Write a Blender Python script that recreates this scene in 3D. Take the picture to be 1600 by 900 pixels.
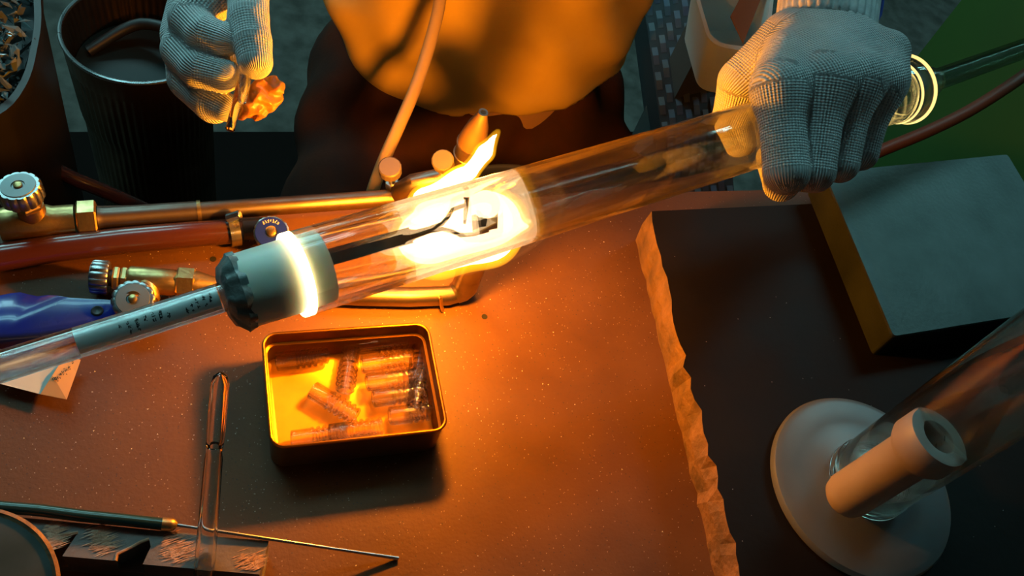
import bpy, math, random
import numpy as np
from mathutils import Vector

random.seed(7)
rng = np.random.default_rng(7)
for o in list(bpy.data.objects):
    bpy.data.objects.remove(o)
scene = bpy.context.scene
COL = scene.collection

# ------------------------------------------------------------------ camera
# measured camera: 1600x900 frame, focal length 1400 px, bench top is z = 0
FOC = 1400.0
CAM = np.array([-0.189, -0.364, 0.590])
_d = np.array([-400, 950, 1400.0]); _d /= np.linalg.norm(_d)
_Z = -_d
_X = np.array([4316 / 1400, -246 / 1400, 1.0]); _X -= _X @ _d * _d; _X /= np.linalg.norm(_X)
_Y = np.cross(_Z, _X)
ROT = np.array([_X, _Y, _Z])
cam_data = bpy.data.cameras.new('camera')
cam_data.sensor_width = 36.0
cam_data.lens = FOC / 1600 * 36
cam_data.clip_start = 0.02
cam = bpy.data.objects.new('camera', cam_data)
COL.objects.link(cam)
m = np.eye(4)
m[:3, 0] = ROT[:, 0]; m[:3, 1] = -ROT[:, 1]; m[:3, 2] = -ROT[:, 2]; m[:3, 3] = CAM
from mathutils import Matrix
cam.matrix_world = Matrix(m.tolist())
scene.camera = cam

# ------------------------------------------------------------------ world, exposure
w = bpy.data.worlds.new('world'); scene.world = w; w.use_nodes = True
bg = w.node_tree.nodes['Background']
bg.inputs[0].default_value = (0.55, 0.75, 0.70, 1); bg.inputs[1].default_value = 0.025
vs = scene.view_settings
vs.view_transform = 'Standard'; vs.look = 'None'; vs.exposure = 0.0; vs.gamma = 1.0; vs.use_curve_mapping = False

LAMP_POWER = 10.5        # radiance of the cool ceiling strips
FLAME_WATT = 14.0         # light given by the torch flame
FLAME_COL = (1.0, 0.31, 0.008)
LAMPS = [((-0.45, 0.92, 1.55), 10, 1.1), ((1.80, 0.95, 1.60), 10, 1.5)]  # second lamp is unseen, added for the plate sheen and cool glove fill

# ------------------------------------------------------------------ helpers
def ray(u, v):
    return ROT @ np.array([(u - 800) / FOC, (v - 450) / FOC, 1.0])
def px(u, v, z=0.0):                 # bench-space point at height z
    r = ray(u, v); return CAM + r * ((z - CAM[2]) / r[2])
def pd(u, v, dep):
    return CAM + ray(u, v) * dep
def proj(p):
    c = ROT.T @ (np.asarray(p, float) - CAM)
    return c[0] / c[2] * FOC + 800, c[1] / c[2] * FOC + 450
V = lambda *a: np.array(a, float)
def unit(v):
    v = np.asarray(v, float); return v / np.linalg.norm(v)
def frame(d, ref=(0, 0, 1)):
    d = unit(d); ref = np.asarray(ref, float)
    if abs(d @ unit(ref)) > .98: ref = V(1, 0, 0) if abs(d[0]) < .9 else V(0, 1, 0)
    x = unit(np.cross(ref, d)); y = np.cross(d, x)
    return x, y, d

# --- materials
def nodes_of(name):
    mt = bpy.data.materials.new(name); mt.use_nodes = True
    nt = mt.node_tree; nt.nodes.clear()
    out = nt.nodes.new('ShaderNodeOutputMaterial')
    return mt, nt, out
def mat(name, col, rough=.5, metal=0., col2=None, scale=40., bump=0., bscale=None, detail=6., spec=.5,
        sss=0., trans=0., coords='Object', stretch=None, ramp=(.35, .65), speck=None, coat=0., emit=None, alpha=None):
    mt, nt, out = nodes_of(name)
    N, L = nt.nodes, nt.links
    p = N.new('ShaderNodeBsdfPrincipled'); L.new(p.outputs[0], out.inputs[0])
    p.inputs['Base Color'].default_value = (*col, 1); p.inputs['Roughness'].default_value = rough
    p.inputs['Metallic'].default_value = metal; p.inputs['Specular IOR Level'].default_value = spec
    if coat: p.inputs['Coat Weight'].default_value = coat
    if trans: p.inputs['Transmission Weight'].default_value = trans
    if sss:
        p.inputs['Subsurface Weight'].default_value = sss; p.inputs['Subsurface Scale'].default_value = .004
    if emit:
        p.inputs['Emission Color'].default_value = (*emit[0], 1); p.inputs['Emission Strength'].default_value = emit[1]
    tc = N.new('ShaderNodeTexCoord'); mp = N.new('ShaderNodeMapping'); L.new(tc.outputs[coords], mp.inputs[0])
    if stretch: mp.inputs['Scale'].default_value = stretch
    last = None
    if col2 is not None:
        nz = N.new('ShaderNodeTexNoise'); nz.inputs['Scale'].default_value = scale; nz.inputs['Detail'].default_value = detail
        L.new(mp.outputs[0], nz.inputs['Vector'])
        rp = N.new('ShaderNodeValToRGB'); rp.color_ramp.elements[0].position = ramp[0]; rp.color_ramp.elements[1].position = ramp[1]
        rp.color_ramp.elements[0].color = (*col, 1); rp.color_ramp.elements[1].color = (*col2, 1)
        L.new(nz.outputs[0], rp.inputs[0]); last = rp.outputs[0]
        rr = N.new('ShaderNodeMapRange'); rr.inputs[3].default_value = max(0, rough - .1); rr.inputs[4].default_value = min(1, rough + .12)
        L.new(nz.outputs[0], rr.inputs[0]); L.new(rr.outputs[0], p.inputs['Roughness'])
    for sp in (speck or []):       # (scale, radius, colour)
        vo = N.new('ShaderNodeTexVoronoi'); vo.inputs['Scale'].default_value = sp[0]; L.new(mp.outputs[0], vo.inputs['Vector'])
        lt = N.new('ShaderNodeMath'); lt.operation = 'LESS_THAN'; L.new(vo.outputs['Distance'], lt.inputs[0]); lt.inputs[1].default_value = sp[1]
        gt = N.new('ShaderNodeSeparateColor'); L.new(vo.outputs['Color'], gt.inputs[0])
        g2 = N.new('ShaderNodeMath'); g2.operation = 'GREATER_THAN'; L.new(gt.outputs[0], g2.inputs[0]); g2.inputs[1].default_value = sp[3]
        ml = N.new('ShaderNodeMath'); ml.operation = 'MULTIPLY'; L.new(lt.outputs[0], ml.inputs[0]); L.new(g2.outputs[0], ml.inputs[1])
        mx = N.new('ShaderNodeMix'); mx.data_type = 'RGBA'; L.new(ml.outputs[0], mx.inputs[0])
        if last is None: mx.inputs[6].default_value = (*col, 1)
        else: L.new(last, mx.inputs[6])
        mx.inputs[7].default_value = (*sp[2], 1); last = mx.outputs[2]
    if last is not None: L.new(last, p.inputs['Base Color'])
    if bump:
        nb = N.new('ShaderNodeTexNoise'); nb.inputs['Scale'].default_value = bscale or scale * 3; nb.inputs['Detail'].default_value = 8
        L.new(mp.outputs[0], nb.inputs['Vector'])
        bp = N.new('ShaderNodeBump'); bp.inputs['Strength'].default_value = bump; bp.inputs['Distance'].default_value = .002
        L.new(nb.outputs[0], bp.inputs['Height']); L.new(bp.outputs[0], p.inputs['Normal'])
    return mt
def glass(name, col=(1, 1, 1), rough=0., ior=1.47, clear=.0):
    mt, nt, out = nodes_of(name); N, L = nt.nodes, nt.links
    g = N.new('ShaderNodeBsdfGlass'); g.inputs[0].default_value = (*col, 1); g.inputs['Roughness'].default_value = rough; g.inputs['IOR'].default_value = ior
    if clear:
        t = N.new('ShaderNodeBsdfTransparent'); t.inputs[0].default_value = (*col, 1)
        x = N.new('ShaderNodeMixShader'); x.inputs[0].default_value = clear
        L.new(g.outputs[0], x.inputs[1]); L.new(t.outputs[0], x.inputs[2]); L.new(x.outputs[0], out.inputs[0])
    else: L.new(g.outputs[0], out.inputs[0])
    return mt
def emission(name, col, s):
    mt, nt, out = nodes_of(name)
    e = nt.nodes.new('ShaderNodeEmission'); e.inputs[0].default_value = (*col, 1); e.inputs[1].default_value = s
    nt.links.new(e.outputs[0], out.inputs[0]); return mt
def vol_emission(name, col, s):
    mt, nt, out = nodes_of(name)
    e = nt.nodes.new('ShaderNodeEmission'); e.inputs[0].default_value = (*col, 1); e.inputs[1].default_value = s
    nt.links.new(e.outputs[0], out.inputs['Volume'])
    return mt

# --- objects
ORI = {}
def tag(o, label=None, cat=None, group=None, kind=None):
    if label: o['label'] = label
    if cat: o['category'] = cat
    if group: o['group'] = group
    if kind: o['kind'] = kind
    return o
def empty(name, loc, label, cat, group=None):
    o = bpy.data.objects.new(name, None); COL.objects.link(o); o.location = [float(x) for x in loc]
    o.empty_display_size = .01
    ORI[o.name] = np.asarray(loc, float)
    return tag(o, label, cat, group)
class MB:
    def __init__(s): s.v = []; s.f = []
    def add(s, v, f):
        n = len(s.v); s.v.extend([tuple(map(float, p)) for p in v]); s.f.extend([tuple(i + n for i in q) for q in f]); return s
    def lathe(s, o, d, prof, n=32, ref=(0, 0, 1), wob=None, close=False, ell=1.0):
        # prof: list of (t, r) along direction d from o
        x, y, d = frame(d, ref); o = np.asarray(o, float); vs, fs = [], []
        for t, r in prof:
            for i in range(n):
                a = 2 * math.pi * i / n; rr = r * (wob(t, a) if wob else 1)
                vs.append(o + d * t + (x * math.cos(a) + y * math.sin(a) * ell) * rr)
        m = len(prof)
        for j in range(m if close else m - 1):
            k = (j + 1) % m
            for i in range(n):
                fs.append((j * n + i, j * n + (i + 1) % n, k * n + (i + 1) % n, k * n + i))
        if not close:
            fs.append(tuple(range(n))[::-1]); fs.append(tuple((m - 1) * n + i for i in range(n)))
        return s.add(vs, fs)
    def cyl(s, a, b, r0, r1=None, n=24, ref=(0, 0, 1)):
        a, b = np.asarray(a, float), np.asarray(b, float); l = np.linalg.norm(b - a)
        return s.lathe(a, b - a, [(0, r0), (l, r0 if r1 is None else r1)], n, ref)
    def bevcyl(s, a, b, r, bev, n=24, ref=(0, 0, 1), wob=None):
        a, b = np.asarray(a, float), np.asarray(b, float); l = np.linalg.norm(b - a)
        return s.lathe(a, b - a, [(0, r - bev), (bev, r), (l - bev, r), (l, r - bev)], n, ref, wob)
    def tube(s, path, r, n=14, ref=(0, 0, 1), caps=True):
        P = [np.asarray(p, float) for p in path]; rs = r if hasattr(r, '__len__') else [r] * len(P)
        vs, fs = [], []; x = None
        for i, p in enumerate(P):
            d = unit(P[min(i + 1, len(P) - 1)] - P[max(i - 1, 0)])
            if x is None: x, y, _ = frame(d, ref)
            else: x = unit(x - d * (x @ d)); y = np.cross(d, x)
            for k in range(n):
                a = 2 * math.pi * k / n; vs.append(p + (x * math.cos(a) + y * math.sin(a)) * rs[i])
        for j in range(len(P) - 1):
            for i in range(n): fs.append((j * n + i, j * n + (i + 1) % n, (j + 1) * n + (i + 1) % n, (j + 1) * n + i))
        if caps:
            fs.append(tuple(range(n))[::-1]); fs.append(tuple((len(P) - 1) * n + i for i in range(n)))
        return s.add(vs, fs)
    def prism(s, poly, z0, z1, bev=0.):
        poly = [np.asarray(p, float)[:2] for p in poly]; c = sum(poly) / len(poly); n = len(poly)
        lv = [(poly, z0)]
        if bev:
            sm = [p + unit(c - p) * bev * 1.3 for p in poly]; lv += [(poly, z1 - bev), (sm, z1)]
        else: lv += [(poly, z1)]
        vs = [V(*p, z) for pl, z in lv for p in pl]; fs = []
        for j in range(len(lv) - 1):
            for i in range(n): fs.append((j * n + i, j * n + (i + 1) % n, (j + 1) * n + (i + 1) % n, (j + 1) * n + i))
        fs.append(tuple(range(n))[::-1]); fs.append(tuple((len(lv) - 1) * n + i for i in range(n)))
        return s.add(vs, fs)
    def box(s, lo, hi):
        x0, y0, z0 = lo; x1, y1, z1 = hi
        return s.prism([(x0, y0), (x1, y0), (x1, y1), (x0, y1)], z0, z1)
    def build(s, name, material, parent=None, origin=None, smooth=True, angle=40, **tags):
        return make(name, s.v, s.f, material, parent, origin, smooth, angle, **tags)
def make(name, v, f, material, parent=None, origin=None, smooth=True, angle=40, **tags):
    v = np.asarray(v, float)
    if origin is None: origin = ORI[parent.name] if parent is not None else V((v[:, 0].min() + v[:, 0].max()) / 2, (v[:, 1].min() + v[:, 1].max()) / 2, v[:, 2].min())
    me = bpy.data.meshes.new(name); me.from_pydata((v - origin).tolist(), [], [list(map(int, q)) for q in f]); me.validate(); me.update()
    import bmesh
    bm = bmesh.new(); bm.from_mesh(me); bmesh.ops.recalc_face_normals(bm, faces=bm.faces); bm.to_mesh(me); bm.free()
    if smooth:
        me.shade_smooth(); me.set_sharp_from_angle(angle=math.radians(angle))
    me.materials.append(material)
    o = bpy.data.objects.new(name, me); COL.objects.link(o)
    if parent is not None:
        o.parent = parent; o.location = [float(q) for q in origin - ORI[parent.name]]; ORI[o.name] = np.asarray(origin, float)
    else:
        o.location = [float(q) for q in origin]; ORI[o.name] = np.asarray(origin, float)
    return tag(o, **tags)

# --- signed distance shapes meshed with surface nets
def sd_chain(P, pts, rad):
    D = None
    for i in range(len(pts) - 1):
        a, b = np.asarray(pts[i], np.float32), np.asarray(pts[i + 1], np.float32); ab = b - a
        t = np.clip(((P - a) @ ab) / (ab @ ab), 0, 1)
        q = np.linalg.norm(P - a - t[..., None] * ab, axis=-1) - (rad[i] + (rad[i + 1] - rad[i]) * t)
        D = q if D is None else smin(D, q, .002)
    return D
def sd_ell(P, c, ax, fr=None):
    q = P - np.asarray(c, np.float32)
    if fr is not None: q = q @ np.asarray(fr, np.float32).T
    k = np.linalg.norm(q / np.asarray(ax, np.float32), axis=-1)
    return (k - 1) * min(ax)
def smin(a, b, k):
    h = np.clip(.5 + .5 * (b - a) / k, 0, 1)
    return b + (a - b) * h - k * h * (1 - h)
def nets(fn, lo, hi, h):
    lo, hi = np.asarray(lo, float), np.asarray(hi, float)
    n = np.ceil((hi - lo) / h).astype(int) + 1
    g = np.stack(np.meshgrid(*[lo[i] + h * np.arange(n[i]) for i in range(3)], indexing='ij'), -1).astype(np.float32)
    F = fn(g); s = F < 0
    c = np.zeros(n - 1, int); acc = np.zeros((*(n - 1), 3)); cnt = np.zeros(n - 1)
    cs = [(i, j, k) for i in (0, 1) for j in (0, 1) for k in (0, 1)]
    sl = lambda o: tuple(slice(o[d], n[d] - 1 + o[d]) for d in range(3))
    for o in cs:
        for d in range(3):
            if o[d] == 0:
                o2 = list(o); o2[d] = 1; o2 = tuple(o2)
                A, B = F[sl(o)], F[sl(o2)]; cr = (A < 0) != (B < 0)
                t = np.where(cr, A / np.where(cr, A - B, 1), 0)
                for e in range(3): acc[..., e] += np.where(cr, o[e] + (t if e == d else 0), 0)
                cnt += cr
    act = cnt > 0; idx = -np.ones(n - 1, int); idx[act] = np.arange(act.sum())
    ii = np.argwhere(act); v = lo + h * (ii + acc[act] / cnt[act][:, None])
    faces = []
    for d in range(3):
        e1, e2 = (d + 1) % 3, (d + 2) % 3
        sA = [slice(1, n[q] - 1) for q in range(3)]; sA[d] = slice(0, n[d] - 1); sB = list(sA); sB[d] = slice(1, n[d])
        A, B = s[tuple(sA)], s[tuple(sB)]; q = np.argwhere(A != B)
        if not len(q): continue
        base = q.copy(); base[:, e1] += 1; base[:, e2] += 1
        def cell(a, b):
            k = base.copy(); k[:, e1] -= a; k[:, e2] -= b; return idx[k[:, 0], k[:, 1], k[:, 2]]
        faces.append(np.stack([cell(1, 1), cell(0, 1), cell(0, 0), cell(1, 0)], 1))
    return v, np.concatenate(faces)

# ------------------------------------------------------------------ materials
M = {}
M['bench'] = mat('bench_board', (.088, .037, .013), .55, col2=(.128, .056, .021), scale=14, spec=.25, bump=.16, bscale=300, detail=12,
                 speck=[(520, .2, (.28, .19, .13), .88), (420, .2, (.06, .035, .025), .8), (110, .05, (.42, .34, .28), .95)], ramp=(.3, .7))
M['bench_side'] = mat('bench_side', (.08, .05, .035), .7, col2=(.12, .07, .05), scale=20)
M['slab'] = mat('slab_top', (.009, .0065, .0055), .5, spec=.10, col2=(.014, .010, .008), scale=14, bump=.12, bscale=120, speck=[(140, .05, (.35, .32, .3), .8)])
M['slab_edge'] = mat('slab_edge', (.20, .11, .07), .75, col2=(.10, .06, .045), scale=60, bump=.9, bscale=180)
M['plate'] = mat('plate_steel', (.016, .023, .019), .44, .7, col2=(.070, .090, .085), scale=16, bump=.12, bscale=300, detail=10, ramp=(.3, .75))
M['brass'] = mat('brass', (.62, .44, .18), .36, 1., col2=(.45, .30, .13), scale=120, bump=.1)
M['steel'] = mat('steel', (.55, .56, .56), .28, 1., col2=(.42, .42, .42), scale=90)
M['pipe'] = mat('pipe_metal', (.30, .24, .20), .38, 1., col2=(.19, .13, .10), scale=30)
M['knob'] = mat('knob_chrome', (.48, .50, .50), .30, 1., col2=(.36, .37, .37), scale=80)
M['knob_dull'] = mat('knob_dull', (.13, .10, .09), .5, .4)
M['cap'] = mat('cap_steel', (.20, .22, .22), .5, .9)
M['cone'] = mat('cone_bronze', (.16, .09, .055), .5, .6)
M['black'] = mat('black_rubber', (.015, .014, .014), .5)
M['hole'] = mat('hole_dark', (.006, .005, .005), .8)
M['hose_red'] = mat('hose_red', (.075, .02, .016), .25, col2=(.05, .02, .018), scale=10, coat=.4)
M['hose_tan'] = mat('hose_tan', (.42, .27, .10), .45)
M['hose_brown'] = mat('hose_brown', (.12, .05, .03), .45)
M['blue'] = mat('blue_plastic', (.006, .02, .36), .25, col2=(.01, .025, .28), scale=30, coat=.3)
M['blue_disc'] = mat('blue_disc', (.004, .02, .45), .4)
M['white_print'] = mat('pale_print', (.7, .62, .6), .6)
M['ink'] = mat('ink', (.02, .025, .03), .7)
M['paper'] = mat('paper', (.62, .63, .58), .7, col2=(.55, .56, .52), scale=30)
M['label'] = mat('label_paper', (.78, .85, .86), .6)
M['kraft'] = mat('kraft', (.62, .36, .14), .7, col2=(.52, .28, .11), scale=25)
M['tin'] = mat('tin_gold', (.26, .105, .014), .40, 1., col2=(.20, .08, .010), scale=25, bump=.05)
M['tin_out'] = mat('tin_outside', (.10, .075, .05), .40, .6, col2=(.14, .10, .06), scale=40)
M['glass'] = glass('clear_glass', (1, 1, 1), 0, 1.47)
M['tube_glass'] = glass('tube_glass', (.99, .995, .97), 0, 1.47, clear=.2)
M['glass_bits'] = glass('bit_glass', (1, 1, 1), 0, 1.47, clear=.42)
M['handle_glass'] = glass('handle_glass', (.99, 1, .99), 0, 1.47, clear=.3)
M['glass_dark'] = glass('smoky_glass', (.80, .86, .80), .03, 1.45, clear=.5)
M['frost'] = mat('frosted_glass', (.34, .37, .38), .34, trans=.7, col2=(.26, .29, .31), scale=15, sss=.0)
M['frost_joint'] = mat('frosted_joint', (.48, .42, .38), .45, trans=.3, col2=(.40, .33, .29), scale=30, bump=.1)
M['matte_dark'] = mat('matte_dark', (.03, .02, .018), .8)
M['stopper'] = mat('stopper_silicone', (.86, .86, .72), .42, col2=(.74, .74, .62), scale=20, sss=.4)
M['tape'] = mat('tape_putty', (.22, .26, .25), .38, col2=(.08, .095, .09), scale=70, bump=1.0, bscale=90)
M['bar'] = mat('bar_metal', (.20, .16, .14), .45, .8, col2=(.12, .09, .08), scale=60)
M['wire'] = mat('wire_hot', (.30, .17, .09), .4, .9)
M['graphite'] = mat('graphite_block', (.13, .105, .095), .48, .1, col2=(.2, .16, .145), scale=35, bump=.15, bscale=200)
M['scrape'] = mat('worn_lit_copper', (.62, .36, .22), .5, .2, col2=(.45, .24, .14), scale=120, bump=.3)  # real scrapes; the orange light on them is put into the colour
M['pick_handle'] = mat('pick_handle', (.02, .05, .045), .22, .3)
M['rust'] = mat('rust_rim', (.30, .16, .07), .6, .3, col2=(.16, .08, .04), scale=90, bump=.5)
M['disc'] = mat('disc_dark', (.05, .065, .06), .3, .2, col2=(.08, .09, .085), scale=30)
M['skin'] = mat('skin', (.45, .26, .17), .5, sss=.2)
M['lip'] = mat('lip', (.35, .12, .09), .5)
M['hair'] = mat('hair', (.02, .017, .015), .6)
M['shirt'] = mat('shirt_cloth', (.85, .56, .12), .85, col2=(.74, .47, .09), scale=8, bump=.2, bscale=40)
M['trousers'] = mat('trouser_cloth', (.075, .026, .014), .9, spec=.1, col2=(.045, .022, .017), scale=20, bump=.2, bscale=300)
M['floor'] = mat('concrete_floor', (.068, .060, .050), .85, spec=.15, col2=(.135, .122, .104), scale=22, bump=.3, bscale=70, detail=10)
M['green'] = mat('green_paint', (.038, .13, .022), .6, col2=(.030, .11, .02), scale=3)
M['green_dark'] = mat('green_trim', (.05, .085, .03), .6)
M['mat'] = mat('shade_mat_black', (.010, .006, .005), .8, spec=.04, bump=.3, bscale=90)  # near black, stands for the shaded floor below the bench
M['wall'] = mat('dark_wall', (.09, .085, .075), .8, col2=(.07, .065, .06), scale=6)
M['ceiling'] = mat('ceiling_paint', (.05, .052, .05), .9)
M['pot'] = mat('pot_steel', (.24, .16, .10), .42, 1., col2=(.12, .08, .05), scale=12)
M['water'] = mat('dark_water', (.012, .012, .01), .35, spec=.1)
M['tub'] = mat('tub_plastic', (.85, .92, .90), .4, trans=.25)
M['tub_in'] = mat('tub_cardboard', (.30, .15, .08), .7)
M['weave'] = mat('weave_dark', (.03, .033, .04), .5)
M['weave_strip'] = mat('weave_blue', (.06, .075, .13), .45, col2=(.11, .12, .13), scale=30)
M['bin'] = mat('bin_plastic', (.016, .013, .012), .5)
M['cullet'] = glass('cullet_glass', (.8, .85, .82), .05, 1.45)
M['amber'] = mat('amber_lump', (.50, .22, .04), .35, col2=(.36, .14, .02), scale=60, trans=.25, bump=.5, sss=.4)
M['chip'] = mat('glass_chips', (.75, .7, .65), .25)
M['lamp_body'] = mat('lamp_body', (.6, .62, .62), .5)
M['yarn_blue'] = mat('yarn_blue', (.02, .06, .35), .9)
M['lamp'] = emission('lamp_tube', (.45, .97, 1.0), LAMP_POWER)

def knit(name, col, col2):
    mt, nt, out = nodes_of(name); N, L = nt.nodes, nt.links
    p = N.new('ShaderNodeBsdfPrincipled'); L.new(p.outputs[0], out.inputs[0]); p.inputs['Roughness'].default_value = .92
    p.inputs['Sheen Weight'].default_value = .25
    def att(n):
        a = N.new('ShaderNodeAttribute'); a.attribute_name = n; s = N.new('ShaderNodeMath'); s.operation = 'SINE'; L.new(a.outputs['Fac'], s.inputs[0]); return s.outputs[0]
    a, b = att('rib'), att('row')
    m1 = N.new('ShaderNodeMath'); m1.operation = 'MULTIPLY_ADD'; L.new(b, m1.inputs[0]); m1.inputs[1].default_value = .45; L.new(a, m1.inputs[2])
    mr = N.new('ShaderNodeMapRange'); mr.inputs[1].default_value = -1.35; mr.inputs[2].default_value = -.3; L.new(m1.outputs[0], mr.inputs[0])
    tc = N.new('ShaderNodeTexCoord'); nz = N.new('ShaderNodeTexNoise'); nz.inputs['Scale'].default_value = 22; nz.inputs['Detail'].default_value = 6; L.new(tc.outputs['Object'], nz.inputs['Vector'])
    rp = N.new('ShaderNodeValToRGB'); rp.color_ramp.elements[0].position = .38; rp.color_ramp.elements[1].position = .62
    rp.color_ramp.elements[0].color = (*col2, 1); rp.color_ramp.elements[1].color = (*col, 1); L.new(nz.outputs[0], rp.inputs[0])
    mx = N.new('ShaderNodeMix'); mx.data_type = 'RGBA'; mx.blend_type = 'MULTIPLY'; mx.inputs[0].default_value = 1
    gr = N.new('ShaderNodeMapRange'); gr.inputs[3].default_value = .45; gr.inputs[4].default_value = 1; L.new(mr.outputs[0], gr.inputs[0])
    L.new(rp.outputs[0], mx.inputs[6]); L.new(gr.outputs[0], mx.inputs[7]); L.new(mx.outputs[2], p.inputs['Base Color'])
    bp = N.new('ShaderNodeBump'); bp.inputs['Strength'].default_value = .8; bp.inputs['Distance'].default_value = .0006
    L.new(m1.outputs[0], bp.inputs['Height']); L.new(bp.outputs[0], p.inputs['Normal'])
    return mt
M['glove'] = knit('white_knit', (.80, .81, .80), (.64, .64, .63))
M['cuff'] = mat('cuff_knit', (.80, .81, .80), .92, col2=(.55, .56, .56), scale=40, bump=.4, bscale=500)

# ------------------------------------------------------------------ setting
def struct(name, mb, material, **k):
    return mb.build(name, material, kind='structure', smooth=False, **k)
struct('floor', MB().box((-2.0, -1.8, -.80), (2.6, 2.6, -.75)), M['floor'])
struct('ceiling', MB().box((-2.0, -1.8, 1.9), (2.6, 2.6, 1.95)), M['ceiling'])
struct('wall_back', MB().box((-2.0, 2.55, -.75), (2.6, 2.6, 1.9)), M['wall'])
struct('wall_left', MB().box((-2.0, -1.8, -.75), (-1.95, 2.6, 1.9)), M['wall'])
struct('wall_right', MB().box((2.55, -1.8, -.75), (2.60, 2.6, 1.9)), M['wall'])
# daylight window high in the back wall
w1 = struct('window_1', MB().box((-1.75, 2.535, .86), (-.05, 2.548, 1.70)), M['lamp_body'])
for x0, x1 in ((-1.70, -1.16), (-1.13, -.67), (-.64, -.10)):
    MB().box((x0, 2.522, .91), (x1, 2.530, 1.65)).build('pane', emission('daylight_pane', (.42, .95, 1.0), 9.0), w1, smooth=False)
for x0 in (-1.73, -1.145, -.655, -.07):
    MB().box((x0 - .015, 2.505, .88), (x0 + .015, 2.535, 1.68)).build('mullion', M['lamp_body'], w1, smooth=False)
for z0 in (.88, 1.65):
    MB().box((-1.745, 2.505, z0), (-.055, 2.535, z0 + .03)).build('rail', M['lamp_body'], w1, smooth=False)
# green cabinet past the right end of the bench
gc = empty('green_cabinet', (1.2, 0, -.75), 'tall green painted cabinet side behind the gloved hand at the right', 'cabinet')
MB().box((.97, -.75, -.75), (1.45, .60, .22)).build('body', M['green'], gc, smooth=False)
for y0, y1 in ((-.74, -.076), (-.068, .59)):
    MB().box((.955, y0, -.70), (.97, y1, .20)).build('door', M['green'], gc, smooth=False)
for y0 in (-.12, -.03):
    MB().cyl((.945, y0, -.2), (.945, y0, -.08), .005, n=12).build('handle', M['green_dark'], gc)
MB().box((-.45, -.3, -.75), (.75, .86, -.742)).build('shade_mat', M['mat'], None, None, False, label='black mat put in for shade on the floor under the seated person', cat='mat')  # dark sheet laid where the floor is only in shade

# workbench
EDGE = .104
wb = empty('workbench', (0, -.2, -.75), 'brown speckled wooden workbench under the torches and tools', 'workbench')
MB().prism([(-.75, -.62), (.92, -.62), (.92, EDGE), (-.75, EDGE)], -.03, 0, .003).build('bench_top', M['bench'], wb, smooth=False)
MB().box((-.72, EDGE - .03, -.11), (.90, EDGE - .01, -.03)).build('apron', M['bench_side'], wb, smooth=False)
MB().box((-.72, -.60, -.11), (.90, -.58, -.03)).build('apron', M['bench_side'], wb, smooth=False)
for x in (-.70, .87):
    for y in (-.58, EDGE - .06):
        MB().box((x - .025, y - .025, -.75), (x + .025, y + .025, -.03)).build('leg', M['bench_side'], wb, smooth=False)
for (u, v) in ((757, 495), (333, 405)):
    c = px(u, v, 0); MB().lathe(c, (0, 0, 1), [(-.001, .0024), (.0003, .0024), (.0003, .002)], 14).build('hole', M['hole'], wb)

# chipped dark slab and its rough orange-lit left face
SZ = .0415
sl = empty('stone_slab', px(1200, 500, 0), 'thick black slab with chipped rough left edge lying on the bench', 'slab')
topL = [px(1015 + (1150 - 1015) * t, 330 + (870 - 330) * t, SZ) for t in np.linspace(0, 1.25, 40)]
botL = [px(993 + (1110 - 993) * t, 375 + (870 - 375) * t, 0) for t in np.linspace(0, 1.25, 40)]
for i in range(1, 40):
    topL[i] = topL[i] + V(rng.normal(0, .0018), 0, 0); botL[i] = botL[i] + V(rng.normal(0, .0008), 0, 0)
topL[0] = topL[0] + V(.002, 0, 0)
BKY = topL[0][1]
vs_, fs_ = [], []
n = 40
mid = [(a * .55 + b * .45) + V(-.002 + rng.normal(0, .001), 0, 0) for a, b in zip(topL, botL)]
for a, mm, b in zip(topL, mid, botL): vs_ += [a, mm, b]
for i in range(n - 1):
    for k in range(2): fs_.append((i * 3 + k, i * 3 + k + 1, i * 3 + 3 + k + 1, i * 3 + 3 + k))
make('rough_edge', vs_, fs_, M['slab_edge'], sl, smooth=False, label='rough chipped left edge')
far = V(.90, BKY + .012, SZ); near = V(.90, topL[-1][1], SZ)
vs_ = topL + [near, far]; nb_ = len(vs_)
vs_ = vs_ + [V(p[0], p[1], .0) for p in [*botL, near, far]]
fs_ = [tuple(range(nb_))]
fs_ += [(nb_ - 3, nb_ - 2, 2 * nb_ - 2, 2 * nb_ - 3), (nb_ - 2, nb_ - 1, 2 * nb_ - 1, 2 * nb_ - 2), (nb_ - 1, 0, nb_, 2 * nb_ - 1)]
make('body', vs_, fs_, M['slab'], sl, smooth=False)

# steel plate on the slab
PZ = SZ + .029
c0, c1, c2 = px(1286, 268, PZ), px(1395, 527, PZ), px(1575, 240, PZ)
c3 = c1 + (c2 - c0) * 1.02 + V(0, -.004, 0)
def rounded(poly, r, seg=4):
    out = []; n = len(poly)
    for i in range(n):
        p = np.asarray(poly[i][:2]); a = unit(np.asarray(poly[i - 1][:2]) - p); b = unit(np.asarray(poly[(i + 1) % n][:2]) - p)
        for t in np.linspace(0, 1, seg + 1):
            s = p + a * r; e = p + b * r
            out.append((1 - t) ** 2 * s + 2 * t * (1 - t) * p + t * t * e)
    return out
MB().prism(rounded([c0, c1, c3, c2], .004), SZ + .0002, PZ, .0012).build('steel_plate', M['plate'], None, None, True, 30,
    label='scuffed square steel plate lying on the black slab', cat='plate')

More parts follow.
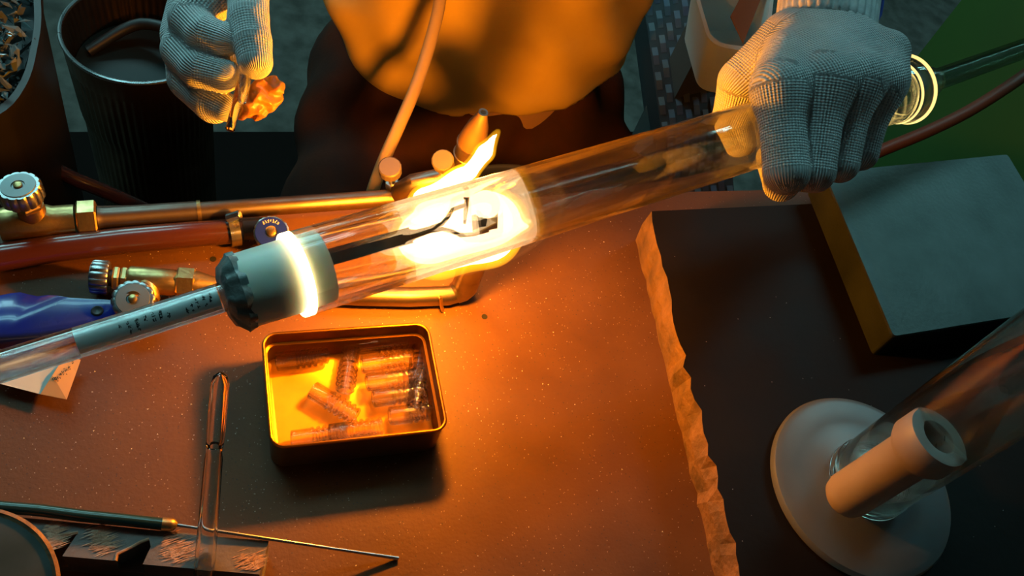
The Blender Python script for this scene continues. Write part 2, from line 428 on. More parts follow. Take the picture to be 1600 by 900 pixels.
# ------------------------------------------------------------------ lamp of the room, and an added one at the right
for i, (lc, ang, lpow) in enumerate(LAMPS):
    lc = V(*lc); a = math.radians(ang); dx = V(math.cos(a), math.sin(a), 0); dy = V(-math.sin(a), math.cos(a), 0)
    L_ = empty('ceiling_lamp', lc, ['twin strip ceiling lamp above the left end of the bench', 'unseen twin strip lamp added above the green cabinet for plate sheen and glove fill'][i], 'lamp', 'ceiling lamps')
    body = [lc + dx * sx * .62 + dy * sy * .17 for sx, sy in ((-1, -1), (1, -1), (1, 1), (-1, 1))]
    MB().prism(body, lc[2], lc[2] + .05).build('housing', M['lamp_body'], L_, smooth=False)
    for q in (-1, 1):
        strip = [lc + dx * sx * .56 + dy * (q * .10 + sy * .05) for sx, sy in ((-1, -1), (1, -1), (1, 1), (-1, 1))]
        MB().prism(strip, lc[2] - .012, lc[2]).build('light_strip', emission('lamp_strip', (.36, .92, 1.0), LAMP_POWER * lpow), L_, smooth=False)
    for q in (-1, 1):
        MB().cyl(lc + dx * q * .4 + V(0, 0, .05), lc + dx * q * .4 + V(0, 0, 1.9 - lc[2]), .003, n=8).build('hanger', M['steel'], L_)

# ------------------------------------------------------------------ the worked glass tube
TA = pd(460, 430, .487); TB = pd(1187, 207, .640)
TB[2] = TA[2]                               # level
AX = unit(TB - TA)
RT = .0236; RI = .0212
def on_axis(u):
    lo, hi = -1., 2.
    for _ in range(50):
        mid_ = (lo + hi) / 2
        if proj(TA + AX * mid_)[0] < u: lo = mid_
        else: hi = mid_
    return lo
def ax(t): return TA + AX * t
t_rim = on_axis(458); t_end = on_axis(1412)
gt = empty('glass_tube', ax(t_rim), 'wide clear glass tube being heated over the flame and held by the gloved hand', 'tube')
MB().lathe(ax(0), AX, [(t_rim, RI), (t_rim, RT), (t_end - .02, RT), (t_end - .02, RI)], 64, close=True).build('wall', M['tube_glass'], gt)
M['rim_glow'] = emission('added_edge_glow', (1, .78, .38), 9.0)  # own emission put in for flame light piped along the glass wall
M['rim_glow2'] = emission('added_edge_glow_far', (1, .70, .22), 1.6)  # same added glow, weaker, for the rings on the far shoulder
def ring(t, r, w_, mt, name, **k):
    prof = [(t + w_ * math.cos(a), r + w_ * math.sin(a)) for a in np.linspace(0, 2 * math.pi, 9)[:-1]]
    return MB().lathe(ax(0), AX, prof, 64, close=True).build(name, mt, gt, **k)
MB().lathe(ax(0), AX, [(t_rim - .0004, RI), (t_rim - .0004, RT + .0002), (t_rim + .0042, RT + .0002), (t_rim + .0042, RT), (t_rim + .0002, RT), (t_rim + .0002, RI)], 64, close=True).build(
    'rim_added_glow', M['rim_glow'], gt, label='glass end with added glow standing in for light piped from the flame')
# flared end beyond the hand
e0 = t_end - .02
MB().lathe(ax(0), AX, [(e0, RI), (e0, RT), (e0 + .012, RT + .001), (e0 + .018, RT + .003), (e0 + .024, RT + .002), (e0 + .030, .016), (e0 + .036, .0135),
                       (e0 + .052, .0125), (e0 + .060, .009), (e0 + .060, .007), (e0 + .05, .0105), (e0 + .034, .011), (e0 + .026, .017), (e0 + .012, RI)], 64, close=True).build('shoulder', M['tube_glass'], gt)
ring(e0 + .010, RT + .0006, .0011, M['rim_glow2'], 'ring_added_glow', label='inner ring of the thick glass shoulder with added glow')
ring(e0 + .022, RT + .0032, .0013, M['rim_glow2'], 'ring_added_glow', label='outer ring of the thick glass shoulder with added glow')
p_end = ax(e0 + .056)
far_end = pd(1640, 62, .82)
MB().lathe(p_end, far_end - p_end, [(0, .0065), (0, .009), (.35, .009), (.35, .0065)], 24, close=True).build('blow_stem', M['glass_dark'], gt, label='narrow smoky glass stem behind the hand')

# holder: handle tube, label, tape, stopper, bar and fork
ho = empty('stopper_holder', ax(on_axis(380)), 'rubber stopper on a labelled glass handle plugged into the tube', 'holder')
t_a, t_b, t_c = on_axis(352), on_axis(378), on_axis(505)
def wob_tape(t, a): return 1 + .035 * math.sin(5 * a + t * 300) + .03 * math.sin(11 * a + 1) + .02 * math.sin(17 * a - t * 500)
MB().lathe(ax(0), AX, [(t_a - .001, .011), (t_a + .001, .0165), (t_a + .005, .0195), (t_b - .003, .0208), (t_b + .001, .0204), (t_b + .001, .010)], 160, wob=wob_tape).build('tape_wrap', M['tape'], ho, label='lumpy dark putty wrap')
MB().lathe(ax(0), AX, [(t_b - .002, .0190), (t_b, .0203), (t_rim - .004, .0208), (t_rim, .0209), (t_c - .001, .0204), (t_c, .0198)], 64).build('stopper', M['stopper'], ho, label='pale green rubber stopper')
hl = pd(-60, 592, .425); hr = ax(t_a + .003)
hd = unit(hl - hr); hL = np.linalg.norm(hl - hr) + .10
RH = .0079
MB().lathe(hr, hd, [(0, .0062), (0, RH), (hL, RH), (hL, .0062)], 48, close=True).build('handle_tube', M['handle_glass'], ho)
# rolled paper label inside the handle, with rows of small print
hx, hy, _ = frame(hd)
def along(u):
    lo, hi = 0., hL
    for _ in range(40):
        q = (lo + hi) / 2
        if proj(hr + hd * q)[0] > u: lo = q
        else: hi = q
    return lo
la, lb = along(342), along(120)
vc = unit((CAM - hr) - ((CAM - hr) @ hd) * hd); ve = np.cross(hd, vc)
if ve @ ROT[:, 1] < 0: ve = -ve
def onlab(t, ang, r=.0058): return hr + hd * t + (vc * math.cos(ang) + ve * math.sin(ang)) * r
vs_, fs_ = [], []
for i, t in enumerate((la, lb)):
    for r_ in (.0058, .0056):
        for k in range(25): vs_.append(onlab(t, -1.75 + 3.5 * k / 24, r_))
for k in range(24):
    fs_ += [(k, k + 1, 51 + k, 50 + k), (25 + k, 26 + k, 76 + k, 75 + k), (k, k + 1, 26 + k, 25 + k), (50 + k, 51 + k, 76 + k, 75 + k)]
lab = make('paper_label', vs_, fs_, M['label'], ho, label='pale paper label rolled inside the handle')
ink = MB()
def stroke(t0, a0, t1, a1, w_=.00022):
    p, q = onlab(t0, a0, .00592), onlab(t1, a1, .00592); d_ = unit(q - p); nn = unit((p + q) / 2 - (hr + hd * (((p + q) / 2 - hr) @ hd))); s_ = np.cross(d_, nn) * w_
    ink.add([p - s_, p + s_, q + s_, q - s_], [(0, 1, 2, 3)])
cols = [(.30, [(-.2, 1)]), (.36, [(-.3, 1), (0, 1), (.3, 1), (.55, 1)]), (.415, [(-.3, 1), (-.02, 1), (.25, 1), (.5, 1)]), (.475, [(-.35, 1), (-.1, 1)]), (.53, [(-.45, 1), (-.2, 1), (.1, 1)]),
        (.58, [(-.4, 1), (-.15, 1), (.12, 1)]), (.63, [(0, 1), (.2, 1)]), (.76, [(.05, 1), (.3, 1)]), (.80, [(-.1, 1), (.3, 1)]), (.845, [(-.5, 1), (-.2, 1), (.2, 1)]), (.895, [(-.5, 1), (-.25, 1), (.2, 1)]), (.94, [(-.55, 1), (-.3, 1), (.0, 1)])]
for fx, cs in cols:
    for a0, _ in cs:                    # small characters made of a few strokes each
        t0 = lb + (la - lb) * fx; s = .0011; A = .17
        for k in range(5):
            x0, x1 = sorted(rng.uniform(-1, 1, 2)); y0 = rng.uniform(-.7, .7)
            if k % 2: stroke(t0 + x0 * s, a0 + y0 * A * .8, t0 + x1 * s, a0 + y0 * A * .8)
            else: stroke(t0 + y0 * s, a0 + x0 * A, t0 + y0 * s, a0 + x1 * A)
ink.build('print', M['ink'], lab, smooth=False, label='rows of small dark printed characters')
# bar and fork inside the tube
t_d = on_axis(640)
wv = unit((CAM - ax(t_d)) - ((CAM - ax(t_d)) @ AX) * AX); ev = np.cross(AX, wv)
if ev @ ROT[:, 1] < 0: ev = -ev
def at3(u, v, off=0.):                      # point near the axis seen at a pixel, off towards the camera side
    r = ray(u, v); nrm = wv; t = ((ax(t_d) + wv * off - CAM) @ nrm) / (r @ nrm); return CAM + r * t
b0, b1 = at3(508, 404), at3(640, 368)
bd = unit(b1 - b0); bs = np.cross(wv, bd)
vs_ = [p + bs * sx * .0047 + wv * sz * .0016 for p in (b0, b1) for sx, sz in ((-1, -1), (1, -1), (1, 1), (-1, 1))]
make('flat_bar', vs_, [(0, 1, 2, 3), (4, 5, 6, 7), (0, 1, 5, 4), (1, 2, 6, 5), (2, 3, 7, 6), (3, 0, 4, 7)], M['bar'], ho, smooth=False)
MB().cyl(b1 - bd * .001, b1 + bd * .004, .0042, .0025, 16).build('collar', M['wire'], ho)
MB().tube([at3(*q) for q in ((643, 364), (668, 358), (690, 350), (700, 338), (706, 328), (716, 324), (726, 321))], .0013, 10).build('fork_wire', M['wire'], ho)
MB().tube([at3(*q) for q in ((643, 372), (668, 362), (690, 358), (706, 362), (718, 368), (740, 366), (762, 360))], .0013, 10).build('fork_wire', M['wire'], ho)
q0, q1 = at3(729, 309), at3(725, 350)
MB().tube([q0 + bs * .0 - bd * .002, q0, (q0 + q1) / 2, q1], [.0009, .0015, .0015, .0008], 10).build('prong_plate', M['wire'], ho)
# small cup: three-sided bracket
k0, k1, k2, k3 = at3(739, 336), at3(774, 333), at3(773, 358), at3(741, 364)
def sheet(pts, th, name, mt, par):
    pts = [np.asarray(p) for p in pts]; n_ = len(pts); vs2 = [p - wv * th for p in pts] + [p + wv * th for p in pts]
    fs2 = [tuple(range(n_)), tuple(range(n_, 2 * n_))] + [(i, (i + 1) % n_, n_ + (i + 1) % n_, n_ + i) for i in range(n_)]
    return make(name, vs2, fs2, mt, par, smooth=False)
sheet([k0, at3(745, 341), at3(766, 338), k1, k2, k3], .003, 'cup', M['bar'], ho)
M['bead'] = emission('hot_bead', (1, .72, .36), 3.0)
bv, bf = nets(lambda P: sd_ell(P, at3(756, 322), (.0095, .0085, .0105)), at3(756, 322) - .014, at3(756, 322) + .014, .0014)
make('hot_bead', bv, bf, M['bead'], ho, label='white-hot glass bead')

# ------------------------------------------------------------------ flame
FT = on_axis(742)
fl = empty('torch_flame', ax(FT) - V(0, 0, .04), 'white-hot orange flame wrapping the underside of the glass tube', 'flame')
M['fl_core'] = emission('flame_core', (1, .62, .34), 4.5)
M['fl_mid'] = vol_emission('flame_mid', (1, .40, .008), 110.0)
M['fl_out'] = vol_emission('flame_halo', (1, .42, .10), 3.5)
FR = np.array([AX, ev, wv])
fc = ax(FT) - wv * .0385 + ev * .001
def core(P, g=0.):
    d_ = sd_ell(P, fc, (.039, .0215, .010), FR)
    d_ = smin(d_, sd_ell(P, fc + AX * .018 + ev * .006, (.028, .0185, .009), FR), .01)
    d_ = smin(d_, sd_chain(P, [fc - ev * .022 - AX * .01, pd(735, 268, .635), pd(757, 238, .632), pd(777, 206, .628)], [.008, .0055, .0060, .0005]), .004)
    d_ = smin(d_, sd_chain(P, [fc + AX * .03 + ev * .010, fc + AX * .054 + ev * .016], [.009, .0015]), .006)
    x_ = (P - fc) @ AX
    d_ = d_ + .0008 * np.sin(x_ * 120 + 1)
    return d_ - g
lo_, hi_ = fc - .075, fc + .10
cv, cf = nets(lambda P: core(P), lo_, hi_, .0022)
make('flame_core', cv, cf, M['fl_core'], fl)
cv, cf = nets(lambda P: core(P, .0022), lo_, hi_, .0022)
make('flame_fringe', cv, cf, M['fl_mid'], fl)
# hollow glowing sheath around the heated stretch of tube
hc = ax(on_axis(744))
v1, f1 = nets(lambda P: sd_ell(P, hc, (.062, .031, .031), FR), hc - .08, hc + .08, .003)
v2, f2 = nets(lambda P: sd_ell(P, hc, (.0585, .0292, .0292), FR), hc - .08, hc + .08, .003)
hv = np.concatenate([v1, v2]); hf = np.concatenate([f1, f2[:, ::-1] + len(v1)])
halo = make('flame_sheath', hv, hf, M['fl_out'], fl)
import bmesh
bm_ = bmesh.new(); bm_.from_mesh(halo.data); bm_.verts.ensure_lookup_table()
bmesh.ops.reverse_faces(bm_, faces=[f_ for f_ in bm_.faces if f_.verts[0].index >= len(v1)]); bm_.to_mesh(halo.data); bm_.free()
ld = bpy.data.lights.new('flame_light', 'POINT'); ld.energy = FLAME_WATT * .62; ld.color = FLAME_COL; ld.shadow_soft_size = .012
lo_b = bpy.data.objects.new('flame_light', ld); COL.objects.link(lo_b); lo_b.parent = fl
lo_b.location = [float(q) for q in (fc - wv * .004 - V(0, 0, .012)) - ORI[fl.name]]

ld2 = bpy.data.lights.new('flame_tongue_light', 'POINT'); ld2.energy = FLAME_WATT * .38; ld2.color = FLAME_COL; ld2.shadow_soft_size = .008
lo_c = bpy.data.objects.new('flame_tongue_light', ld2); COL.objects.link(lo_c); lo_c.parent = fl
lo_c.location = [float(q) for q in pd(752, 244, .632) - ORI[fl.name]]

# ------------------------------------------------------------------ gas torches
def hexnut(mb, a, d, l, r, ref=(0, 0, 1)):
    return mb.lathe(a, d, [(0, r * .9), (.0012, r), (l - .0012, r), (l, r * .9)], 6, ref)
def knob_wob(n_=14, amp=.07):
    return lambda t, a: 1 - amp * (max(0, math.cos(n_ * a)) ** 2)
def knob(par, c, d, r, h, name='knob', mt=None, disc=True):
    d = unit(d)
    mb = MB(); mb.lathe(c, d, [(0, r * .55), (0, r * .92), (h * .12, r), (h * .85, r), (h, r * .92), (h, r * .8)], 84, wob=knob_wob())
    k_ = mb.build(name, mt or M['knob'], par, angle=50)
    if disc:
        MB().lathe(np.asarray(c) + d * h, d, [(-.0005, r * .78), (.0006, r * .76), (.0009, r * .3), (.0002, r * .28)], 32).build('cap', M['cap'], k_)
        MB().lathe(np.asarray(c) + d * (h - .0005), d, [(0, r * .2), (.002, r * .2), (.0026, r * .12)], 16).build('screw', M['brass'], k_)
    return k_
# front burner (lit)
fb = empty('front_torch', (0, 0, 0), 'lit brass burner with riser under the tube, nearest pipe on the bench', 'torch')
zp = .0095
pp = [px(u, v, zp) for u, v in ((335, 448), (450, 455), (560, 462), (640, 464), (700, 462))]
el = px(724, 455, zp); head = px(772, 304, .120)
up = unit(head - el)
bend = [el + (pp[-1] - el) * .6, el + (pp[-1] - el) * .25 + up * .002, el + up * .007, el + up * .016]
MB().tube(pp + bend[:1] + bend[1:2], .0078, 18).build('pipe', M['pipe'], fb)
MB().tube([bend[0], bend[1], bend[2], bend[3], el + up * .03], [.0085, .0098, .0105, .0105, .0095], 18).build('elbow', M['pipe'], fb)
hl_ = np.linalg.norm(head - el)
MB().lathe(el, up, [(.022, .0105), (.045, .0115), (.047, .0125), (.060, .0125), (.062, .011), (hl_ - .03, .011), (hl_ - .028, .0125), (hl_, .0118)], 28).build('riser', M['pipe'], fb)
nz_ = MB().lathe(el, up, [(hl_ - .001, .0118), (hl_ + .003, .0112), (hl_ + .0035, .0100)], 28).build('nozzle', M['brass'], fb)
hx_, hy_, _ = frame(up); hb = MB()
for rr_, nn_ in ((.0, 1), (.0030, 6), (.0058, 12), (.0084, 18)):
    for k in range(nn_):
        a_ = 2 * math.pi * k / nn_; c_ = el + up * (hl_ + .0035) + (hx_ * math.cos(a_) + hy_ * math.sin(a_)) * rr_
        hb.cyl(c_ - up * .0005, c_ + up * .0002, .0009, n=8)
hb.build('gas_holes', M['hole'], nz_)
# its valve group
v0, v1 = px(150, 433, .016), px(335, 446, .012); vd = unit(v1 - v0)
def va(u): 
    return v0 + vd * (np.linalg.norm(v1 - v0) * (u - 150) / 185)
knob(fb, va(170), -vd, .0125, .0115)
MB().cyl(va(168), va(182), .006, n=20).build('stem', M['black'], fb)
mb = MB(); hexnut(mb, va(176), vd, .0045, .0092); hexnut(mb, va(188), vd, .0048, .0092); mb.build('hex_nut', M['brass'], fb, angle=25)
MB().lathe(va(198), vd, [(0, .0085), (.002, .0098), (.030, .0098), (.034, .0085)], 28).build('valve_body', M['brass'], fb)
MB().lathe(va(225), unit(vd * .4 + V(-.3, -.9, .0)), [(0, .0085), (.016, .0085), (.018, .007)], 24).build('branch', M['brass'], fb)
mb = MB(); hexnut(mb, va(274), vd, .013, .0115, (0, .3, 1)); mb.build('hex_nut', M['brass'], fb, angle=25)
MB().lathe(va(300), vd, [(0, .0100), (.004, .0098), (.016, .0060), (.022, .0055)], 28).build('cone', M['brass'], fb)
kc = px(208, 468, .028); kdir = unit(V(-.05, -.25, 1))
MB().cyl(px(222, 455, .006), kc, .006, n=18).build('stem', M['brass'], fb)
knob(fb, kc - kdir * .006, kdir, .0145, .007)
MB().tube([px(686, 456, .0), px(687, 460, .012), px(689, 467, .0185), px(690, 478, .012), px(692, 487, -.001)], .0014, 8).build('pipe_staple', M['brass'], None,
          label='bent wire staple pinning the front pipe to the bench', cat='staple')

# far burner (unlit, along the back edge)
bt = empty('rear_torch', px(400, 320, 0), 'unlit conical-tipped torch on the long pipe along the bench back edge', 'torch')
zb = .016
P0, P1 = px(0, 352, zb), px(620, 309, zb); pdv = unit(P1 - P0)
def pb(u):
    return P0 + (P1 - P0) * (u / 620)
MB().lathe(pb(2), pdv, [(0, .0120), (.003, .0128), (.030, .0128), (.034, .0115), (.048, .0115)], 28).build('valve_body', M['brass'], bt)
kb = pb(42) + V(0, 0, .006); kt = unit(V(-.08, .10, 1))
MB().lathe(pb(50), unit(kt + V(.0, 0, 0)), [(0, .0098), (.018, .0092)], 24).build('bonnet', M['brass'], bt)
mb = MB(); hexnut(mb, pb(48) + kt * .017, kt, .0045, .0105, (1, 0, 0)); hexnut(mb, pb(48) + kt * .0215, kt, .004, .0098, (1, 0, 0)); mb.build('hex_nut', M['brass'], bt, angle=25)
knob(bt, pb(46) + kt * .0255, kt, .0148, .0125)
mb = MB(); hexnut(mb, pb(108), pdv, .0135, .0138, (0, .25, 1)); mb.build('hex_nut', M['brass'], bt, angle=25)
MB().lathe(pb(138), pdv, [(0, .0095), (.004, .0082), (np.linalg.norm(pb(290) - pb(138)), .0082)], 24).build('pipe_sleeve', M['pipe'], bt)
MB().cyl(pb(286), pb(292), .0086, n=24).build('solder_ring', M['brass'], bt)
MB().tube([pb(285), pb(450), pb(600), pb(640)], .0072, 18).build('pipe', M['pipe'], bt)
# raised arm and upright torch head
A0, A1, A2 = px(628, 297, .030), px(645, 287, .040), px(702, 275, .046)
MB().tube([px(622, 308, .016), A0, A1, A2, px(716, 273, .046)], [.0072, .0078, .0080, .0080, .0080], 18).build('arm', M['pipe'], bt)
mb = MB()
base = px(716, 276, .046); tip = px(755, 176, .128); td = unit(tip - base); tl = np.linalg.norm(tip - base)
mb.lathe(base, td, [(-.004, .008), (0, .0098), (.016, .0098), (.0165, .0108), (.018, .0108), (.0185, .0100), (.030, .0100), (.0305, .0112), (.032, .0112), (.0325, .0104), (.044, .0104), (.0445, .0116), (.046, .0116)], 28).build('torch_body', M['pipe'], bt)
MB().lathe(base, td, [(.046, .0110), (tl * .62, .0108), (tl * .82, .0080), (tl * .97, .0040), (tl, .0036)], 28).build('torch_cone', M['cone'], bt)
MB().lathe(tip, td, [(-.001, .0036), (.0006, .0036), (.0006, .0022), (-.0008, .0020)], 20).build('torch_orifice', M['steel'], bt)
for (u, v, u2, v2, z1, z2, rr_) in ((613, 290, 610, 268, .022, .046, .0092), (697, 268, 693, 255, .052, .070, .0088)):
    a_, b_ = px(u, v, z1), px(u2, v2, z2); dd = unit(b_ - a_)
    MB().cyl(a_ - dd * .004, b_, .0028, n=14).build('valve_stem', M['steel'], bt)
    mb = MB(); hexnut(mb, a_ - dd * .002, dd, .010, .0058); mb.build('hex_nut', M['steel'], bt, angle=25)
    MB().lathe(b_ - dd * .001, dd, [(0, rr_ * .9), (.001, rr_), (.0085, rr_), (.0095, rr_ * .9)], 14).build('knob', M['knob_dull'], bt, angle=20)

# red hose with clamp and blue capped valve
rh = empty('rubber_hose', px(180, 385, 0), 'dark red rubber gas hose with a metal clamp near the blue-faced knob', 'hose')
hz = [(-60, 415, .010), (0, 402, .010), (90, 388, .011), (200, 375, .012), (300, 366, .012), (372, 361, .012)]
MB().tube([px(u, v, z) for u, v, z in hz], [.0100, .0100, .0098, .0098, .0098, .0095], 20).build('hose_wall', M['hose_red'], rh)
hA, hB = px(358, 363, .012), px(378, 360, .012); hdv = unit(hB - hA)
cl = MB().lathe(hA, hdv, [(0, .0098), (0, .0112), (.0075, .0112), (.0075, .0098)], 36, close=True, wob=lambda t, a: 1 + (.03 if int(a * 18 / math.pi) % 2 else 0)).build('hose_clamp', M['steel'], rh)
MB().bevcyl(hA + hdv * .003 + V(-.004, .004, .011), hA + hdv * .003 + V(.006, .004, .016), .0036, .0006, 8).build('clamp_screw', M['steel'], cl)
gv = empty('gas_valve', px(425, 365, 0), 'round valve knob with blue printed disc beside the tube end', 'valve')
MB().cyl(px(380, 360, .012), px(440, 357, .012), .0078, n=24).build('valve_body', M['black'], gv)
vc_ = px(424, 363, .026); vn = unit(V(-.12, -.35, 1))
MB().cyl(px(424, 360, .012), vc_, .005, n=18).build('stem', M['brass'], gv)
kk = MB().lathe(vc_ - vn * .006, vn, [(0, .011), (.001, .0132), (.006, .0132), (.0068, .0122)], 60, wob=knob_wob(18, .04)).build('knob', M['knob'], gv, angle=50)
MB().lathe(vc_, vn, [(.0002, .0120), (.0012, .0118), (.0012, .0045), (.0002, .0042)], 40).build('blue_disc', M['blue_disc'], kk, label='blue face disc with pale lettering')
MB().lathe(vc_, vn, [(0, .0034), (.0022, .0034), (.0028, .002)], 18).build('screw', M['brass'], kk)
lx, ly, _ = frame(vn, (0, 1, 0)); lt_ = MB()
pr_ = lambda a, r: vc_ + vn * .0014 + (lx * math.cos(a) + ly * math.sin(a)) * r
toimg = [pr_(a, .01) for a in np.linspace(0, 2 * math.pi, 72)]
a_up = np.linspace(0, 2 * math.pi, 72)[int(np.argmin([proj(q)[1] for q in toimg]))]
for k in range(7):
    a0 = a_up + (k - 3) * .22
    for j in range(3):
        a1, a2 = a0 + rng.uniform(-.08, .08), a0 + rng.uniform(-.08, .08); r1, r2 = .0072 + rng.uniform(0, .0015), .0088 + rng.uniform(0, .0017)
        if j == 2: r2 = r1
        p, q = pr_(a1, r1), pr_(a2, r2); sd_ = np.cross(vn, unit(q - p)) * .00022
        lt_.add([p - sd_, p + sd_, q + sd_, q - sd_], [(0, 1, 2, 3)])
lt_.build('lettering', M['white_print'], kk, smooth=False, label='worn pale lettering')

# blue handled tool
bh = empty('blue_handled_tool', px(60, 490, 0), 'blue plastic tool handle with a black screw at the left edge', 'tool')
up_edge = [(-70, 470), (-20, 462), (0, 458), (14, 455), (30, 453), (44, 457), (58, 460), (74, 458), (90, 459), (110, 463), (150, 466), (185, 468), (196, 474)]
lo_edge = [(198, 490), (190, 500), (150, 508), (110, 516), (60, 524), (0, 528), (-70, 534)]
poly = [px(u, v, .018) for u, v in up_edge + lo_edge]
cpt = sum(poly) / len(poly); vs_, fs_ = [], []
lv = [(.001, .94), (.006, 1.0), (.012, 1.0), (.0165, .95), (.018, .86)]
for z, s in lv:
    for p in poly: vs_.append(V(cpt[0] + (p[0] - cpt[0]) * (1 - (1 - s) * .25), cpt[1] + (p[1] - cpt[1]) * s, z))
n_ = len(poly)
for j in range(len(lv) - 1):
    for i in range(n_): fs_.append((j * n_ + i, j * n_ + (i + 1) % n_, (j + 1) * n_ + (i + 1) % n_, (j + 1) * n_ + i))
fs_ += [tuple(range(n_))[::-1], tuple((len(lv) - 1) * n_ + i for i in range(n_))]
make('handle', vs_, fs_, M['blue'], bh, angle=60)
sc = px(152, 486, .018)
MB().lathe(sc, (0, 0, 1), [(-.001, .0042), (.0006, .0040), (.0010, .0032), (.0002, .0015)], 20).build('screw', M['black'], bh)
MB().box(px(-80, 478, .004) - V(.03, .012, 0), px(-80, 478, .004) + V(.01, .008, .010)).build('tang', M['hose_red'], bh)

# ------------------------------------------------------------------ paper scrap
pp_ = empty('paper_scrap', px(70, 590, 0), 'folded white paper scrap with a printed tan flap under the glass handle', 'paper')
def curved(pts, z0, zs, name, mt, par, th=.0003, **k):
    v_ = [px(u, v, z) for (u, v), z in zip(pts, zs)]; n_ = len(v_)
    vv = v_ + [p - V(0, 0, th) for p in v_]
    ff = [tuple(range(n_)), tuple(range(n_, 2 * n_))] + [(i, (i + 1) % n_, n_ + (i + 1) % n_, n_ + i) for i in range(n_)]
    return make(name, vv, ff, mt, par, smooth=False, **k)
curved([(6, 601), (64, 616), (95, 572), (60, 545), (-10, 560), (-30, 590)], 0, [.010, .009, .012, .012, .011, .010], 'white_sheet', M['paper'], pp_)
kf = curved([(63, 616), (104, 624), (119, 582), (126, 562), (100, 558), (82, 586)], 0, [.0095, .0105, .011, .012, .0125, .0125], 'tan_flap', M['kraft'], pp_)
pr = MB()
for k in range(46):
    t = rng.uniform(0, 1); u = 84 + 32 * t + rng.normal(0, 2.0); v = 595 - 28 * t + rng.normal(0, 1.5)
    p = px(u, v, .0128); q = p + unit(V(rng.normal(), rng.normal(), 0)) * .0012; s_ = np.cross(unit(q - p), V(0, 0, 1)) * .0002
    pr.add([p - s_, p + s_, q + s_, q - s_], [(0, 1, 2, 3)])
pr.build('print', M['ink'], kf, smooth=False, label='small dark flowery print')

# ------------------------------------------------------------------ tin with ribbed glass pieces
TX0, TX1, TY0, TY1, TH = -.1645, -.0470, -.1265, -.0405, .036
tin = empty('tin_box', ((TX0 + TX1) / 2, (TY0 + TY1) / 2, 0), 'shallow open golden tin full of ribbed glass pieces', 'tin')
def rrect(x0, y0, x1, y1, r, z, seg=6):
    o_ = []
    for cx, cy, a in ((x1 - r, y1 - r, 0), (x0 + r, y1 - r, 90), (x0 + r, y0 + r, 180), (x1 - r, y0 + r, 270)):
        for k in range(seg + 1):
            t = math.radians(a + 90 * k / seg); o_.append(V(cx + r * math.cos(t), cy + r * math.sin(t), z))
    return o_
def skin(loops, capa=False, capb=False):
    n_ = len(loops[0]); v_ = [p for l in loops for p in l]; f_ = []
    for j in range(len(loops) - 1):
        for i in range(n_): f_.append((j * n_ + i, j * n_ + (i + 1) % n_, (j + 1) * n_ + (i + 1) % n_, (j + 1) * n_ + i))
    if capa: f_.append(tuple(range(n_))[::-1])
    if capb: f_.append(tuple((len(loops) - 1) * n_ + i for i in range(n_)))
    return v_, f_
def rl(g, z): return rrect(TX0 + g, TY0 + g, TX1 - g, TY1 - g, max(.002, .010 - g), z)
make('outer_wall', *skin([rl(.003, .0), rl(.001, .0012), rl(.001, TH - .002)], True), M['tin_out'], tin)
rm = [rl(.001 - .0012 * math.sin(a) - .0003, TH - .0012 + .0012 * -math.cos(a)) for a in np.linspace(0, 2 * math.pi, 9)]
make('rolled_rim', *skin(rm), M['tin'], tin)
make('inner_wall', *skin([rl(.0016, TH - .0015), rl(.0016, TH - .012), rl(.0034, TH - .013), rl(.0034, .004), rl(.006, .0020)], False, True), M['tin'], tin)

def bit_mesh():
    L = .037; R = .0068; prof = [(0, R * .80), (.0004, R * .95), (.001, R), (.013, R)]
    z = .0135
    while z < L - .004:
        prof += [(z, R * 1.0), (z + .0008, R * 1.07), (z + .0020, R * 1.07), (z + .0028, R * .84), (z + .0036, R * .84)]; z += .0042
    prof += [(L - .001, R), (L - .0003, R * .93), (L, R * .80), (L, R * .62), (L - .006, R * .6), (.004, R * .66), (0, R * .66)]
    mb = MB(); mb.lathe((-L / 2, 0, 0), (1, 0, 0), prof, 20, close=True); return mb
bm0 = bit_mesh().build('glass_insert', M['glass_bits'], None, V(0, 0, 0))
bits = [((472, 560), -8, 'ribbed glass insert in the tin corner farthest left'), ((544, 575), 98, 'ribbed glass insert standing crosswise beside the stacked column in the tin'),
        ((598, 535), -8, 'topmost ribbed glass insert of the stacked column in the tin'), ((604, 565), -8, 'second ribbed glass insert of the stacked column in the tin'),
        ((612, 592), -8, 'third ribbed glass insert of the stacked column in the tin'), ((622, 617), -8, 'fourth ribbed glass insert of the stacked column in the tin'),
        ((655, 563), 97, 'ribbed glass insert standing crosswise along the right wall of the tin'), ((648, 645), -8, 'ribbed glass insert in the near right corner of the tin'),
        ((522, 630), 32, 'slanted ribbed glass insert alone on the open tin floor'), ((498, 682), -8, 'ribbed glass insert against the near wall of the tin, left one'),
        ((556, 672), -8, 'ribbed glass insert against the near wall of the tin, middle one'), ((655, 607), 100, 'short-looking ribbed glass insert under the right wall piece in the tin')]
for i, ((u, v), ang, lab_) in enumerate(bits):
    o = bm0 if i == 0 else bm0.copy()
    if i: COL.objects.link(o)
    zz = .0096 + (.0 if i in (0, 1, 6, 8, 9) else .004 if i in (2, 3, 4) else .001)
    p = px(u, v, zz)
    # image slant -> bench angle
    q = px(u + 20 * math.cos(math.radians(ang)), v + 20 * math.sin(math.radians(ang)), zz); d_ = q - p
    o.location = p.tolist(); o.rotation_euler = (0, 0, math.atan2(d_[1], d_[0]))
    tag(o, lab_, 'glass insert', 'ribbed glass inserts in the tin')

